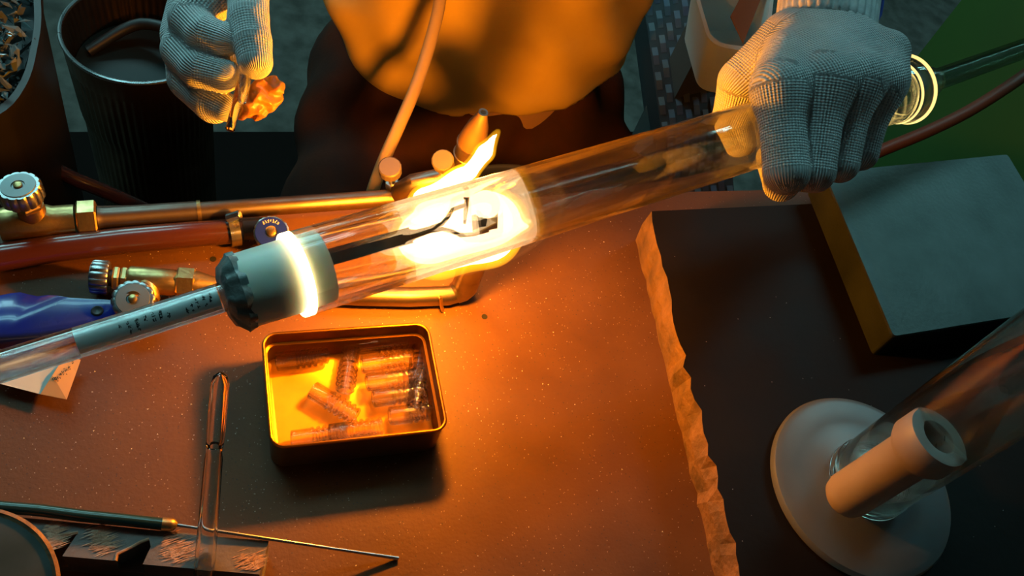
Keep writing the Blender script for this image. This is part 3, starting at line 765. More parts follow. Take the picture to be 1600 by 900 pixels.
# ------------------------------------------------------------------ grooved block, glass rod, pick, disc
gb = empty('grooved_block', px(230, 870, 0), 'dark grooved metal block with scraped streaks coloured copper for the orange light at the bottom edge', 'block')
BZ = .030
e_l, e_r = px(70, 812, BZ), px(420, 845, BZ); bdir = unit(e_r - e_l); bl = np.linalg.norm(e_r - e_l); bn = V(-bdir[1], bdir[0], 0)
depth_ = abs((px(178, 876, BZ) - e_l) @ bn)
def bp_(s, d, z): return e_l + bdir * s - bn * d + V(0, 0, z - BZ)
def sd_of(u, v):
    r = px(u, v, BZ) - e_l; return (r @ bdir, -(r @ bn))
MB().add([bp_(s, d, z) for s, d in ((-.02, 0), (bl, 0), (bl, depth_), (-.02, depth_)) for z in (.0, .010)], [(0, 2, 4, 6), (1, 3, 5, 7), (0, 1, 3, 2), (2, 3, 5, 4), (4, 5, 7, 6), (6, 7, 1, 0)]).build('base', M['graphite'], gb, smooth=False)
T1, T2 = sd_of(122, 832), sd_of(233, 842)          # inner ends of the two notches
F = [sd_of(u, 870)[0] for u in (52, 97, 182, 226)]
teeth = [[(-.02, 0), (T1[0], 0), T1, ((T1[0] * .55 + F[0] * .45), depth_ * .42), (F[0] * .7 + T1[0] * .3, depth_ * .6), (F[0], depth_), (-.02, depth_)],
         [(T1[0], 0), (T2[0], 0), T2, (T2[0] - .004, depth_ * .38), (T2[0] * .45 + F[2] * .55, depth_ * .56), (F[2], depth_ * .8), (F[2], depth_), (F[1], depth_), T1],
         [(T2[0], 0), (bl, 0), (bl - .002, depth_ * 1.03), (F[3], depth_ * 1.03), (T2[0] + .002, depth_ * .5), T2]]
for k, pts in enumerate(teeth):
    n_ = len(pts); top = [bp_(s, d, BZ) for s, d in pts]; bot = [bp_(s, d, .009) for s, d in pts]
    MB().add(top + bot, [tuple(range(n_)), tuple(range(n_, 2 * n_))] + [(i, (i + 1) % n_, n_ + (i + 1) % n_, n_ + i) for i in range(n_)]).build('tooth', M['graphite'], gb, smooth=False)
    lip = pts[2:6] if k == 0 else pts[2:7] if k == 1 else None
    if lip:
        MB().tube([bp_(s, d, BZ - .0003) for s, d in lip], .0011, 8).build('worn_lip', M['scrape'], gb)
    sc_ = MB()
    cents = [((.35, .35), 30), ((.55, .65), 30)] if k < 2 else [((.16, .7), 34), ((.86, .75), 44), ((.10, .3), 14)]
    s_lo = (0, F[1] + .006, T2[0] + .006)[k]; s_hi = (F[0] + .012, F[2] - .002, bl)[k]
    for (cs_, cd_), cnt in cents:
        for j in range(cnt * 4):
            s = s_lo + (s_hi - s_lo) * np.clip(cs_ + rng.normal(0, .07 if k == 2 else .16), .02, .9); d = depth_ * np.clip(cd_ + rng.normal(0, .13), .08, .95); ln = rng.uniform(.003, .010); zr = rng.uniform(.0002, .0009)
            p = bp_(s, d, BZ + zr); q = bp_(s + ln * .88, d - ln * (.46 + rng.normal(0, .04)), BZ + zr); s_ = np.cross(unit(q - p), V(0, 0, 1)) * rng.uniform(.00015, .0004)
            sc_.add([p, p + s_ + (q - p) * .4, q, p - s_ + (q - p) * .4], [(0, 1, 2, 3)])
    sc_.build('scrape_marks', M['scrape'], gb, smooth=False, kind='stuff')
# standing glass rod
gr = empty('glass_rod', px(322, 892, .020), 'clear closed-end glass tube leaning upright in the grooved block', 'glass tube')
g0, g1 = px(318, 905, .022), px(345, 582, .125); gd = unit(g1 - g0); gl = np.linalg.norm(g1 - g0)
MB().lathe(g0, gd, [(0, .0042), (0, .0063), (gl * .60, .0052), (gl * .62, .0047), (gl * .645, .0046), (gl * .66, .0050), (gl * .66, .0033), (gl * .6, .0036)], 24, close=True).build('lower_tube', M['glass'], gr)
MB().lathe(g0, gd, [(gl * .66, .0026), (gl * .665, .0050), (gl * .74, .0053), (gl * .95, .0050), (gl * .985, .0038), (gl, .0010), (gl, .0004), (gl * .975, .0018), (gl * .95, .0032), (gl * .7, .0034)], 24, close=True).build('closed_tip', M['glass'], gr)
# pick
pk = empty('scribing_pick', px(275, 820, 0), 'thin steel pick with dark green handle lying behind the grooved block', 'pick')
a0_, a1_, a2_ = px(-30, 790, .034), px(268, 819, .034), px(622, 872, .002)
MB().tube([a0_, px(60, 797, .0345), px(130, 806, .034), px(200, 813, .0345), px(255, 819, .034)], .0036, 16).build('handle', M['pick_handle'], pk)
MB().lathe(px(253, 819, .034), px(278, 820, .033) - px(253, 819, .034), [(0, .0040), (.005, .0040), (.007, .0034), (.009, .0012)], 18).build('ferrule', M['brass'], pk)
MB().tube([px(276, 820, .0335), px(420, 842, .0315), px(520, 857, .015), px(622, 872, .0015)], [.0011, .0011, .0011, .0014], 10).build('needle', M['steel'], pk)
# round disc at the corner
dc = empty('round_disc', px(-30, 900, .05), 'dark round disc with a rusty rim at the lower left corner', 'disc')
dcen = px(-62, 935, .055); dn = unit(V(.1, -.1, 1))
MB().lathe(dcen, dn, [(-.003, .045), (.001, .0475), (.004, .0475), (.005, .0455), (.003, .043)], 64).build('rim', M['rust'], dc)
MB().lathe(dcen, dn, [(0, .0440), (.0035, .0440)], 64).build('face', M['disc'], dc)
MB().cyl((dcen[0], dcen[1], 0), dcen, .012, .012, 24).build('post', M['rust'], dc)

# ------------------------------------------------------------------ water pipe of glass on the slab
bo = empty('glass_water_pipe', px(1338, 760, SZ), 'upright glass water pipe with frosted round foot and joint on the black slab', 'water pipe')
bc = px(1340, 762, SZ)
MB().lathe(bc, (0, 0, 1), [(.0002, .060), (.0002, .066), (.002, .0695), (.005, .0700), (.008, .0685), (.0095, .064), (.0085, .050), (.010, .036), (.0125, .026), (.0125, .004)], 96).build('frosted_foot', M['frost'], bo)
ntop = .34
MB().lathe(bc, (0, 0, 1), [(.0128, .004), (.0128, .026), (.018, .0285), (.05, .0288), (ntop, .0288), (ntop, .0262), (.05, .0262), (.02, .0258), (.0155, .022), (.0155, .004)], 72, close=True).build('neck', M['tube_glass'], bo)
for z_ in (.014, .022):
    MB().lathe(bc, (0, 0, 1), [(z_ + .0014 * math.cos(a), .0282 + .0016 * math.sin(a)) for a in np.linspace(0, 2 * math.pi, 9)[:-1]], 64, close=True).build('glass_ring', M['glass'], bo)
j0 = px(1318, 778, SZ + .030); j1 = px(1468, 682, SZ + .118)
jd = unit(j1 - j0); jl = np.linalg.norm(j1 - j0)
MB().lathe(j0, jd, [(-.006, .004), (-.004, .011), (.0, .0145), (.006, .0160), (jl - .024, .0158), (jl - .020, .0190), (jl - .016, .0212), (jl - .004, .0212), (jl, .0200), (jl + .0006, .0180), (jl, .0115), (jl - .003, .0105), (jl - .03, .0095), (jl - .03, .002)], 48).build('frosted_joint', M['frost_joint'], bo)
MB().lathe(j0 + jd * (jl - .029), jd, [(0, .0092), (.0006, .0092), (.0006, .001)], 24).build('dark_bore', M['matte_dark'], bo)  # dark disc closing the bottom of the bore
sm = MB(); jx, jy, _ = frame(jd)
for k in range(9):
    a_ = rng.uniform(0, 6.28); r_ = .0098
    c_ = j0 + jd * (jl - rng.uniform(.004, .02)); p = c_ + (jx * math.cos(a_) + jy * math.sin(a_)) * r_; q = c_ + jd * .002 + (jx * math.cos(a_ + .25) + jy * math.sin(a_ + .25)) * r_
    s_ = jd * .0004; sm.add([p - s_, p + s_, q + s_, q - s_], [(0, 1, 2, 3)])
sm.build('soot_flecks', M['matte_dark'], bo, smooth=False, kind='stuff')
jm = j0 + jd * .03
MB().cyl(jm, V(bc[0], bc[1], jm[2] - .005) + unit(V(jm[0] - bc[0], jm[1] - bc[1], 0)) * .027, .008, .009, 24).build('joint_weld', M['glass'], bo)

# ------------------------------------------------------------------ crumbs of glass on the bench
cr = MB()
for k in range(620):
    while True:
        p = V(rng.uniform(-.36, .16), rng.uniform(-.24, .10), 0)
        if rng.uniform() < .35: p = V(rng.uniform(-.33, -.15), rng.uniform(-.17, .02), 0)
        if not (TX0 < p[0] < TX1 and TY0 < p[1] < TY1): break
    s = abs(rng.normal(0, .00028)) + .00014; a_ = rng.uniform(0, 6.28)
    b_ = [p + V(math.cos(a_ + q) * s * (2 if q == 0 and k % 9 == 0 else 1), math.sin(a_ + q) * s, 0) for q in (0, 2.1, 4.2)]
    cr.add(b_ + [p + V(0, 0, s * .8)], [(0, 1, 2), (0, 1, 3), (1, 2, 3), (2, 0, 3)])
cr.build('glass_crumbs', M['chip'], None, smooth=False, label='tiny pale glass crumbs scattered over the brown bench top', cat='glass crumbs', kind='stuff')

# ------------------------------------------------------------------ operator
def glove(chains, palm_chains, lo, hi, h, kf=.0035, kp=.013, palm_lat=None, palm_len=None, ref=None):
    def fn(P):
        d1 = None
        for pts, rad in palm_chains:
            q = sd_chain(P, pts, rad); d1 = q if d1 is None else smin(d1, q, .02)
        d2 = None
        for pts, rad in chains:
            q = sd_chain(P, pts, rad); d2 = q if d2 is None else smin(d2, q, kf)
        return smin(d1, d2, kp)
    v, f = nets(fn, lo, hi, h)
    # knit phases: ribs run along each finger
    best = np.full(len(v), 1e9); rib = np.zeros(len(v)); row = np.zeros(len(v))
    P = v.astype(np.float32)
    for pts, rad in palm_chains:
        q = sd_chain(P, pts, rad); m_ = q < best; best[m_] = q[m_]
    rib[:] = (v @ palm_lat) * 2 * math.pi / .0019; row[:] = (v @ palm_len) * 2 * math.pi / .0019
    for pts, rad in chains:
        q = sd_chain(P, pts, rad); m_ = q < best - .001
        cum = 0.; dist = np.full(len(v), 1e9)
        for i in range(len(pts) - 1):
            a, b = np.asarray(pts[i]), np.asarray(pts[i + 1]); ab = b - a; L_ = np.linalg.norm(ab); dd = ab / L_
            t = np.clip((v - a) @ dd / L_, 0, 1); off = v - a - t[:, None] * ab; qq = np.linalg.norm(off, axis=1) - (rad[i] + (rad[i + 1] - rad[i]) * t)
            n1 = unit(ref - dd * (ref @ dd)); n2 = np.cross(dd, n1)
            th = np.arctan2(off @ n2, off @ n1); nr = round(2 * math.pi * np.mean(rad) / .0019)
            s_ = m_ & (qq < dist)
            if i == 0 and len(pts) == 5: s_ = s_ & False
            rib[s_] = (th * nr)[s_]; row[s_] = ((cum + t * L_) * 2 * math.pi / .0019)[s_]
            dist = np.minimum(dist, qq); cum += L_
        best = np.minimum(best, q)
    return v, f, rib, row
def glove_obj(name, res, par, label):
    v, f, rib, row = res
    o = make(name, v, f, M['glove'], par, label=label, angle=180)
    for nm, arr in (('rib', rib), ('row', row)):
        at = o.data.attributes.new(nm, 'FLOAT', 'POINT'); at.data.foreach_set('value', arr.astype(np.float32))
    return o
TCX, TCY = .117, .415
# arm paths
WL = pd(1292, -6, .690)                    # wrist of the hand on the tube
EL = V(.56, .50, .24); SLd = V(.315, .46, .36)
WRr = pd(372, -75, .66)                     # wrist of the hand at the left
ER = V(-.23, .46, .16); SRd = V(-.085, .46, .36)
def body_sdf(P, g=0., parts='all'):
    d = sd_ell(P, (TCX, TCY, -.02), (.150, .100, .24))
    d = smin(d, sd_ell(P, (TCX, TCY + .035, .22), (.165, .105, .20)), .08)
    d = smin(d, sd_ell(P, (TCX, TCY + .01, -.19), (.165, .115, .12)), .06)
    d = smin(d, sd_chain(P, [V(TCX, TCY + .04, .36), V(TCX, TCY + .03, .46)], [.055, .05]), .04)
    hd_ = V(TCX, TCY - .0, .57)
    d = smin(d, sd_ell(P, hd_, (.075, .095, .115)), .02)
    d = smin(d, sd_chain(P, [hd_ + V(0, -.088, -.005), hd_ + V(0, -.105, -.03)], [.009, .013]), .01)
    for s in (-1, 1):
        d = smin(d, sd_ell(P, hd_ + V(s * .077, .01, -.01), (.012, .02, .03)), .006)
        d = smin(d, -sd_ell(P, hd_ + V(s * .03, -.094, .012), (.016, .010, .008)) * -1 + .004, .004)
    for s, e, w_ in ((SLd, EL, WL), (SRd, ER, WRr)):
        d = smin(d, sd_chain(P, [V(TCX + (s[0] - TCX) * .6, s[1], s[2] + .01), s, e, w_], [.06, .055, .042, .028]), .03)
    for s in (-1, 1):
        d = smin(d, sd_chain(P, [V(TCX + s * .085, TCY, -.24), V(TCX + s * .21, TCY - .36, -.25), V(TCX + s * .20, TCY - .34, -.66)], [.082, .062, .045]), .03)
        d = smin(d, sd_chain(P, [V(TCX + s * .20, TCY - .34, -.70), V(TCX + s * .22, TCY - .52, -.72)], [.035, .026]), .02)
    return d - g
LOB, HIB = V(-.36, -.20, -.76), V(.68, .64, .72)
bvv, bff = nets(body_sdf, LOB, HIB, .011)
person = make('person', bvv, bff, M['skin'], None, V(TCX, TCY, -.75), angle=180,
              label='person in ochre shirt and dark trousers seated behind the bench, heating the glass tube', cat='person')
# face details and hair
hd_ = V(TCX, TCY, .57)
hv_, hf_ = nets(lambda P: np.maximum(sd_ell(P, hd_ + V(0, .012, .018), (.084, .100, .112)), -(P[..., 1] - (hd_[1] - .055)) * .7 - (P[..., 2] - hd_[2] - .03) * .7), hd_ - .15, hd_ + .16, .008)
make('hair', hv_, hf_, M['hair'], person, angle=180, label='short black hair')
for s in (-1, 1):
    ec = hd_ + V(s * .030, -.083, .012)
    ev_, ef_ = nets(lambda P: sd_ell(P, ec, (.013, .008, .006)), ec - .018, ec + .018, .002)
    eye = make('eye', ev_, ef_, M['lamp_body'], person, angle=180)
    MB().lathe(ec + V(0, -.0065, 0), (0, -1, 0), [(0, .0045), (.0018, .0035)], 16).build('iris', M['hair'], eye)
    MB().tube([ec + V(-s * .012, -.004, .016), ec + V(0, -.007, .020), ec + V(s * .016, .004, .016)], .0028, 8).build('eyebrow', M['hair'], person)
MB().tube([hd_ + V(-.022, -.083, -.060), hd_ + V(0, -.092, -.058), hd_ + V(.022, -.083, -.060)], [.002, .0045, .002], 10).build('mouth', M['lip'], person)
# shirt
def shirt_sdf(P):
    d = sd_ell(P, (TCX, TCY, -.02), (.152, .108, .26))
    d = smin(d, sd_ell(P, (TCX, TCY + .03, .22), (.172, .112, .205)), .08)
    x = P[..., 0] - TCX; z = P[..., 2]
    for s, e in ((SLd, EL), (SRd, ER)):
        d = smin(d, sd_chain(P, [V(TCX + (s[0] - TCX) * .6, s[1], s[2] + .01), s, s + (e - s) * .72], [.066, .064, .060]), .03)
    a = np.arctan2(x, -(P[..., 1] - TCY))
    fold = .005 * np.sin(z * 70 + 2.2 * np.sin(a * 2.0) + x * 9) * np.exp(-((z + .06) / .09) ** 2) + .003 * np.sin(x * 80 + z * 55) * np.exp(-((z + .02) / .12) ** 2) + .003 * np.sin(z * 38 - x * 22)
    d = d - fold - .006 - .012 * np.exp(-((z + .075) / .05) ** 2)
    hem = -.108 + .010 * np.sin(x * 14 + .4) + .05 * x
    d = np.maximum(d, (hem - z) * .9)
    d = np.maximum(d, sd_ell(P, (TCX, TCY + .03, .46), (.075, .08, .06)) * -1)
    return d
sv, sf = nets(shirt_sdf, V(-.36, .22, -.16), V(.66, .62, .47), .006)
make('shirt', sv, sf, M['shirt'], person, angle=180, label='ochre cotton shirt with a creased loose hem')
def trouser_sdf(P):
    d = sd_ell(P, (TCX, TCY + .008, -.19), (.186, .128, .150))
    for s in (-1, 1):
        d = smin(d, sd_chain(P, [V(TCX + s * .09, TCY, -.235), V(TCX + s * .22, TCY - .36, -.245), V(TCX + s * .205, TCY - .34, -.64)], [.098, .082, .060]), .05)
    x = P[..., 0]; z = P[..., 2]
    d = d - .004 * np.sin(P[..., 1] * 60 + x * 30) - .003 * np.sin(x * 70 - z * 40)
    d = np.maximum(d, z + .085 - .02 * np.abs(x - TCX) / .2)
    return np.maximum(d, -.67 - z)
tv, tf = nets(trouser_sdf, V(-.24, -.12, -.72), V(.48, .62, -.04), .008)
make('trousers', tv, tf, M['trousers'], person, angle=180, label='dark brown trousers')
for s in (-1, 1):
    kv, kf_ = nets(lambda P: smin(sd_chain(P, [V(TCX + s * .20, TCY - .33, -.71), V(TCX + s * .22, TCY - .52, -.722)], [.044, .034]), sd_chain(P, [V(TCX + s * .20, TCY - .34, -.66), V(TCX + s * .20, TCY - .35, -.71)], [.05, .05]), .03),
                    V(TCX + s * .20 - .1, TCY - .62, -.77), V(TCX + s * .20 + .1, TCY - .24, -.6), .008)
    kv[:, 2] = np.maximum(kv[:, 2], -.748)
    make('shoe', kv, kf_, M['black'], person, angle=180)
# hand on the tube (seen at the right)
def pol(s, th, r):
    th = math.radians(th); k_ = ((ax(s) - CAM) @ AX) / ((ax(s) - CAM) @ -wv2)
    return ax(s) + AX * k_ * r * (.7 - math.cos(th)) + (wv2 * math.cos(th) + ev2 * math.sin(th)) * r
sH = on_axis(1290)
wv2 = unit((CAM - ax(sH)) - ((CAM - ax(sH)) @ AX) * AX); ev2 = np.cross(AX, wv2)
if ev2 @ ROT[:, 1] < 0: ev2 = -ev2
fing = []
for (m0, p0, rad) in (((1218, 138, .612), (1229, 268, .606), (.0160, .0155, .0130, .0115)), ((1290, 126, .616), (1272, 268, .617), (.0155, .0145, .0125, .011)),
                      ((1338, 124, .625), (1313, 256, .630), (.0142, .0130, .0115, .010)), ((1377, 126, .640), (1346, 240, .645), (.0130, .0118, .0105, .009))):
    a, b = pd(*m0), pd(*p0)
    rel = b - TA; s = rel @ AX
    a0 = a + unit(pd(1290, 20, .680) - a) * .022 - wv2 * .004
    fing.append(([a0, a, b, pol(s, 100, .040), pol(s, 145, .037)], (rad[0] * .9, *rad)))
thumb = ([pd(1228, 62, .672), pd(1160, 128, .682), pd(1143, 185, .700), pd(1156, 229, .708)], (.020, .0185, .0150, .0125))
palm = [([pd(1262, 78, .664), pd(1240, 95, .640), pd(1222, 138, .616)], (.022, .022, .017)), ([pd(1282, 76, .664), pd(1290, 126, .620)], (.023, .017)),
        ([pd(1304, 76, .666), pd(1338, 122, .628)], (.023, .016)), ([pd(1326, 78, .668), pd(1384, 84, .655), pd(1380, 128, .642)], (.022, .017, .0145))]
allp = np.array([q for c in fing + [thumb] + palm for q in c[0]])
res = glove(fing + [thumb], palm, allp.min(0) - .03, allp.max(0) + .03, .0017, kf=.0012, kp=.020, palm_lat=unit(AX), palm_len=unit(ev2), ref=wv2)
gl1 = glove_obj('glove', res, person, 'white knitted glove gripping the glass tube')
def cuff(par, p0, p1, r0, r1, ell, name='cuff', nrib=34):
    d = p1 - p0; L_ = np.linalg.norm(d)
    prof = [(L_ * t, r0 + (r1 - r0) * t) for t in np.linspace(0, 1, 8)] + [(L_, r1 * .9)]
    return MB().lathe(p0, d, prof, nrib * 6, ref=tuple(ROT[:, 2]), wob=lambda t, a: 1 + .030 * math.cos(nrib * a), ell=ell).build(name, M['cuff'], par, angle=120)
c0_, c1_ = pd(1288, 58, .672), pd(1302, -52, .706)
cuff(gl1, c0_, c1_, .0365, .0385, .80)
tv_ = pd(1376, 6, .70)
MB().tube([pd(1366, 36, .69), pd(1374, 22, .695), pd(1377, 5, .70), pd(1378, -10, .705)], .0022, 8).build('cuff_edge_yarn', M['yarn_blue'], gl1)
# hand at the left
D = .60
f2 = [([pd(338, -18, .605), pd(297, 30, .600), pd(318, 52, .588), pd(349, 62, .585)], (.0150, .0140, .0125, .0110)),
      ([pd(318, -5, .620), pd(285, 78, .608), pd(312, 108, .590), pd(350, 118, .586)], (.0150, .0140, .0128, .0110)),
      ([pd(302, 20, .632), pd(296, 122, .616), pd(322, 152, .600), pd(354, 168, .596)], (.0135, .0125, .0115, .0095))]
th2 = ([pd(388, -40, .612), pd(388, 28, .590), pd(394, 66, .584), pd(399, 97, .580)], (.0140, .0132, .0125, .0112))
in2 = ([pd(360, 20, .64), pd(364, 80, .622), pd(366, 110, .604)], (.010, .009, .0075))
pm2 = [([pd(372, -60, .655), pd(335, -10, .630), pd(305, 40, .640)], (.024, .021, .015)), ([pd(375, -60, .650), pd(386, -25, .620)], (.022, .017)), ([pd(325, -10, .635), pd(292, 60, .628), pd(298, 122, .626), pd(335, 168, .612)], (.018, .0165, .0145, .011))]
allp = np.array([q for c in f2 + [th2, in2] + pm2 for q in c[0]])
latl = unit(pd(300, 120, .6) - pd(340, 0, .6)); 
res = glove(f2 + [th2, in2], pm2, allp.min(0) - .03, allp.max(0) + .03, .0017, kf=.003, kp=.010, palm_lat=unit(ROT[:, 0]), palm_len=unit(ROT[:, 1]), ref=-ROT[:, 2])
gl2 = glove_obj('glove', res, person, 'soiled white knitted glove pinching a short glass rod')
cuff(gl2, pd(373, -50, .655), pd(371, -130, .668), .037, .038, .75)

# what that hand holds
gp = empty('glass_stub', pd(360, 200, .575), 'short clear glass rod stub pinched by the glove at the upper left', 'glass rod')
s0, s1_, s2 = pd(384, 108, .585), pd(376, 160, .580), pd(359, 204, .575)
MB().lathe(s0, s2 - s0, [(-.012, .0030), (0, .0036), (.020, .0034), (.026, .0030), (np.linalg.norm(s2 - s0) - .001, .0031), (np.linalg.norm(s2 - s0), .0022)], 18).build('rod', M['glass'], gp)
MB().lathe(pd(384, 104, .576), pd(378, 162, .572) - pd(384, 104, .576), [(0, .0044), (.012, .0040), (.022, .0030), (.0245, .0024)], 18).build('drawn_tip', M['glass_bits'], gp)
lc_ = pd(405, 152, .600)
def lump(P):
    d = sd_ell(P, pd(400, 158, .600), (.0125, .010, .012))
    d = smin(d, sd_ell(P, pd(419, 140, .602), (.010, .009, .009)), .004)
    d = smin(d, sd_ell(P, pd(432, 146, .602), (.0055, .005, .005)), .003)
    d = smin(d, sd_ell(P, pd(384, 176, .598), (.006, .005, .006)), .003)
    x, y, z = P[..., 0], P[..., 1], P[..., 2]
    return d + .0010 * np.sin(x * 420 + 3 * np.sin(z * 310)) + .0008 * np.sin(y * 530 + 2 * np.sin(x * 370) + z * 240)
lv_, lf_ = nets(lump, lc_ - .035, lc_ + .035, .0013)
make('amber_lump', lv_, lf_, M['amber'], None, angle=180, label='crumpled amber lump stuck beside the glass stub in the glove', cat='lump')

# ------------------------------------------------------------------ hoses and background things
hs = [pd(690, -20, .80), pd(684, 20, .80), pd(668, 80, .80), pd(648, 140, .795), pd(622, 200, .79), pd(600, 250, .785), pd(582, 300, .785), pd(572, 345, .80)]
def spline(P, n_=6):
    out = []
    for i in range(len(P) - 1):
        p0, p1, p2, p3 = P[max(i - 1, 0)], P[i], P[i + 1], P[min(i + 2, len(P) - 1)]
        for k in range(n_):
            t = k / n_; out.append(.5 * ((2 * p1) + (-p0 + p2) * t + (2 * p0 - 5 * p1 + 4 * p2 - p3) * t * t + (-p0 + 3 * p1 - 3 * p2 + p3) * t ** 3))
    return out + [P[-1]]
MB().tube(spline(hs), .0056, 14).build('tan_hose', M['hose_tan'], None, label='tan rubber hose hanging in front of the ochre shirt', cat='hose')
MB().tube(spline([pd(1330, 256, .86), pd(1380, 234, .87), pd(1450, 205, .88), pd(1520, 170, .89), pd(1600, 118, .90), pd(1660, 70, .92)]), .0062, 14).build('brown_hose', M['hose_brown'], None,
     label='brown hose sagging in front of the green wall behind the glove', cat='hose')
MB().tube(spline([pd(-40, 120, .95), pd(5, 180, .95), pd(40, 230, .96), pd(100, 272, .97), pd(170, 302, 1.0), pd(260, 345, 1.06), pd(330, 400, 1.12)]), .008, 14).build('dull_red_hose', M['hose_red'], None,
     label='dull red hose drooping below the bin of broken glass', cat='hose')

# pot behind the bench at the left
pcz = -.30; pcc = (px(92, 55, pcz) + px(335, 45, pcz)) / 2; pr_r = np.linalg.norm(px(92, 55, pcz) - px(335, 45, pcz)) / 2 * 1.0
pot = empty('steel_pot', V(pcc[0], pcc[1], -.75), 'wide dull steel pot with ribbed sides behind the bench', 'pot')
nf = 60
MB().lathe(V(pcc[0], pcc[1], pcz), (0, 0, -1), [(0, pr_r), (.035, pr_r * .985), (.04, pr_r * .97), (.13, pr_r * .93), (.15, pr_r * .90), (.45, pr_r * .88), (.45, pr_r * .80), (.44, pr_r * .82), (.14, pr_r * .86), (.04, pr_r * .93), (0, pr_r * .975)], nf * 4,
           close=True, wob=lambda t, a: 1 + (.010 * math.cos(nf * a) if .038 < t < .30 else 0)).build('shell', M['pot'], pot)
MB().lathe(V(pcc[0], pcc[1], pcz), (0, 0, 1), [(.003 * math.cos(a), pr_r * .99 + .003 * math.sin(a)) for a in np.linspace(0, 2 * math.pi, 9)[:-1]], 64, close=True).build('rim', M['steel'], pot)
MB().lathe(V(pcc[0], pcc[1], pcz - .06), (0, 0, -1), [(0, pr_r * .90), (.005, pr_r * .88)], 48).build('dark_water', M['water'], pot)
MB().tube(spline([V(pcc[0] - .07, pcc[1] + .02, pcz - .055), V(pcc[0] - .0, pcc[1] + .05, pcz - .03), V(pcc[0] + .06, pcc[1] + .0, pcz - .02), V(pcc[0] + .03, pcc[1] - .08, pcz - .04)]), .008, 10).build('coiled_hose', M['black'], None,
     label='black hose loop lying in the steel pot', cat='hose')
# bin of broken glass at the far left
bz = -.06
bpoly = [px(u, v, bz) for u, v in ((58, -60), (62, 40), (46, 120), (12, 172), (-60, 200), (-260, 120), (-260, -60))]
bi = empty('glass_waste_bin', V(*(sum(bpoly) / len(bpoly))[:2], -.75), 'dark plastic bin heaped with broken glass at the top left corner', 'bin')
cbin = sum(bpoly) / len(bpoly)
lp = lambda s, z: [V(cbin[0] + (p[0] - cbin[0]) * s, cbin[1] + (p[1] - cbin[1]) * s, z) for p in rounded3] 
rounded3 = [V(*p, bz) for p in rounded(bpoly, .02)]
make('bin_wall', *skin([lp(.8, -.75), lp(.97, bz - .02), lp(1.03, bz - .015), lp(1.03, bz), lp(.93, bz), lp(.92, bz - .04)], True, False), M['bin'], bi)
gsh = MB()
for k in range(420):
    s = math.sqrt(rng.uniform()); p = bpoly[rng.integers(len(bpoly))]; q = bpoly[rng.integers(len(bpoly))]; t = rng.uniform()
    c = cbin + ((p * t + q * (1 - t)) - cbin) * .84 * s; c = V(c[0], c[1], bz - .03 + rng.uniform(0, .035))
    d1, d2 = unit(rng.normal(size=3)), unit(rng.normal(size=3)); L_ = rng.uniform(.004, .016)
    gsh.add([c - d1 * L_, c + d2 * L_ * .5, c + d1 * L_, c - d2 * L_ * .4 + V(0, 0, .002), c + V(0, 0, .003)], [(0, 1, 4), (1, 2, 4), (2, 3, 4), (3, 0, 4), (0, 3, 2, 1)])
gsh.build('broken_glass', mat('cullet', (.16, .2, .2), .1, spec=.9), bi, smooth=False, kind='stuff', label='heap of glittering broken glass')
MB().prism([(p[0] * .9 + cbin[0] * .1, p[1] * .9 + cbin[1] * .1) for p in bpoly], bz - .06, bz - .03).build('heap_base', M['black'], bi, smooth=False)

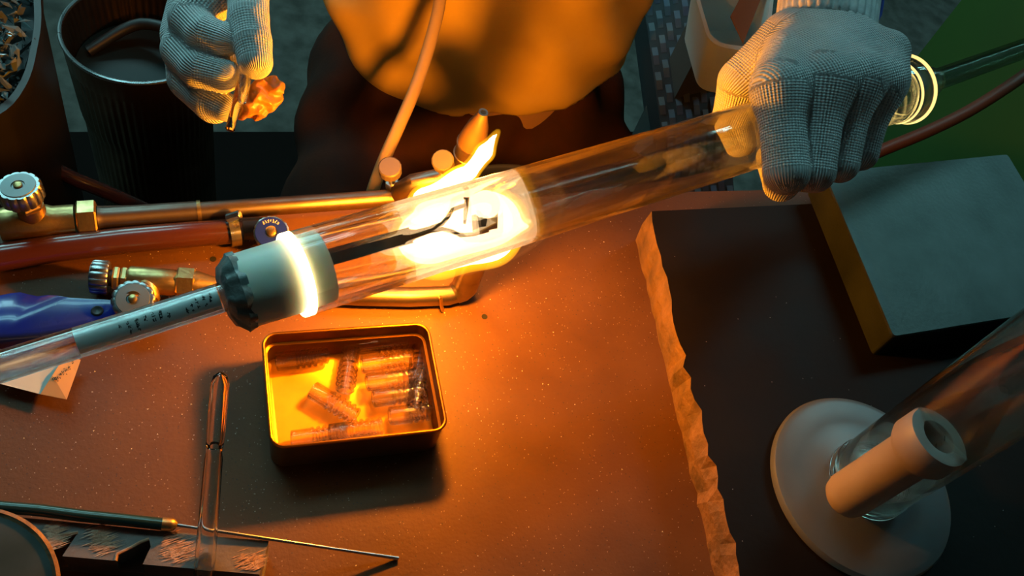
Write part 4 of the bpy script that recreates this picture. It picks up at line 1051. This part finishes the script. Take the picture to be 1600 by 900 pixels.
# woven bag and plastic tub behind at the right
wg = empty('woven_bag', px(1060, 120, -.74), 'dark blue woven plastic bag standing behind the person', 'bag')
q00, q10 = pd(1000, -40, 1.20), pd(1115, -40, 1.20); q01, q11 = pd(1050, 330, 1.16), pd(1150, 330, 1.16)
nrm = unit(np.cross(q10 - q00, q01 - q00)); nrm = nrm if nrm @ (CAM - q00) > 0 else -nrm
thk = .10
vs_ = [q00, q10, q11, q01] + [q - nrm * thk for q in (q00, q10, q11, q01)]
make('panel', vs_, [(0, 1, 2, 3), (4, 5, 6, 7), (0, 1, 5, 4), (1, 2, 6, 5), (2, 3, 7, 6), (3, 0, 4, 7)], M['weave'], wg, smooth=False)
for k in range(8):
    f_ = (k + .5) / 8
    for j in range(9):
        g_ = (j + (.5 if k % 2 else 0)) / 9.5
        p = (q00 * (1 - f_) + q10 * f_) * (1 - g_) + (q01 * (1 - f_) + q11 * f_) * g_; p2_ = (q00 * (1 - f_) + q10 * f_) * (1 - g_ - .075) + (q01 * (1 - f_) + q11 * f_) * (g_ + .075)
        sd_ = unit(np.cross(p2_ - p, nrm)) * .0038
        MB().add([p - sd_ + nrm * .0005, p + sd_ + nrm * .0005, p2_ + sd_ + nrm * .0005, p2_ - sd_ + nrm * .0005, (p + p2_) / 2 - sd_ + nrm * .003, (p + p2_) / 2 + sd_ + nrm * .003],
                 [(0, 1, 5, 4), (4, 5, 2, 3), (0, 3, 4), (1, 2, 5), (0, 1, 2, 3)]).build('strip', M['weave_strip'], wg, smooth=False)
tu = empty('plastic_tub', px(1150, 40, -.45), 'translucent white plastic tub beside the glove cuff', 'tub')
a_, b_, c_, d4 = pd(1078, -40, 1.02), pd(1210, -40, 1.02), pd(1196, 84, .97), pd(1110, 70, .98)
tn = unit(np.cross(b_ - a_, d4 - a_)); tn = tn if tn @ (CAM - a_) > 0 else -tn
loop = [a_, b_, c_, d4]
cx_ = sum(loop) / 4
tx_, ty_ = unit(b_ - a_), None; ty_ = np.cross(tn, tx_)
def round3(pts, r, seg=5):
    o_ = []
    for i in range(4):
        p = pts[i]; a1 = unit(pts[i - 1] - p); b1_ = unit(pts[(i + 1) % 4] - p)
        for t in np.linspace(0, 1, seg + 1): o_.append((1 - t) ** 2 * (p + a1 * r) + 2 * t * (1 - t) * p + t * t * (p + b1_ * r))
    return o_
def lo3(s, z): return [cx_ + (p - cx_) * s + tn * z for p in round3(loop, .018)]
make('tub_wall', *skin([lo3(.86, -.09), lo3(.98, -.004), lo3(1.05, -.002), lo3(1.05, .002), lo3(.94, .002), lo3(.84, -.086)], True, True), M['tub'], tu)
i0, i1, i2, i3 = pd(1140, 30, .975), pd(1172, -30, .985), pd(1196, -20, .985), pd(1160, 72, .97)
make('cardboard_piece', [q + tn * z for q in (i0, i1, i2, i3) for z in (.003, .006)], [(0, 2, 4, 6), (1, 3, 5, 7), (0, 1, 3, 2), (2, 3, 5, 4), (4, 5, 7, 6), (6, 7, 1, 0)], M['tub_in'], tu, smooth=False)
MB().box((*(cx_ + V(.02, .05, 0))[:2], -.75), (*(cx_ + V(.07, .10, 0))[:2], cx_[2] - .10)).build('stand', M['wall'], tu, smooth=False)
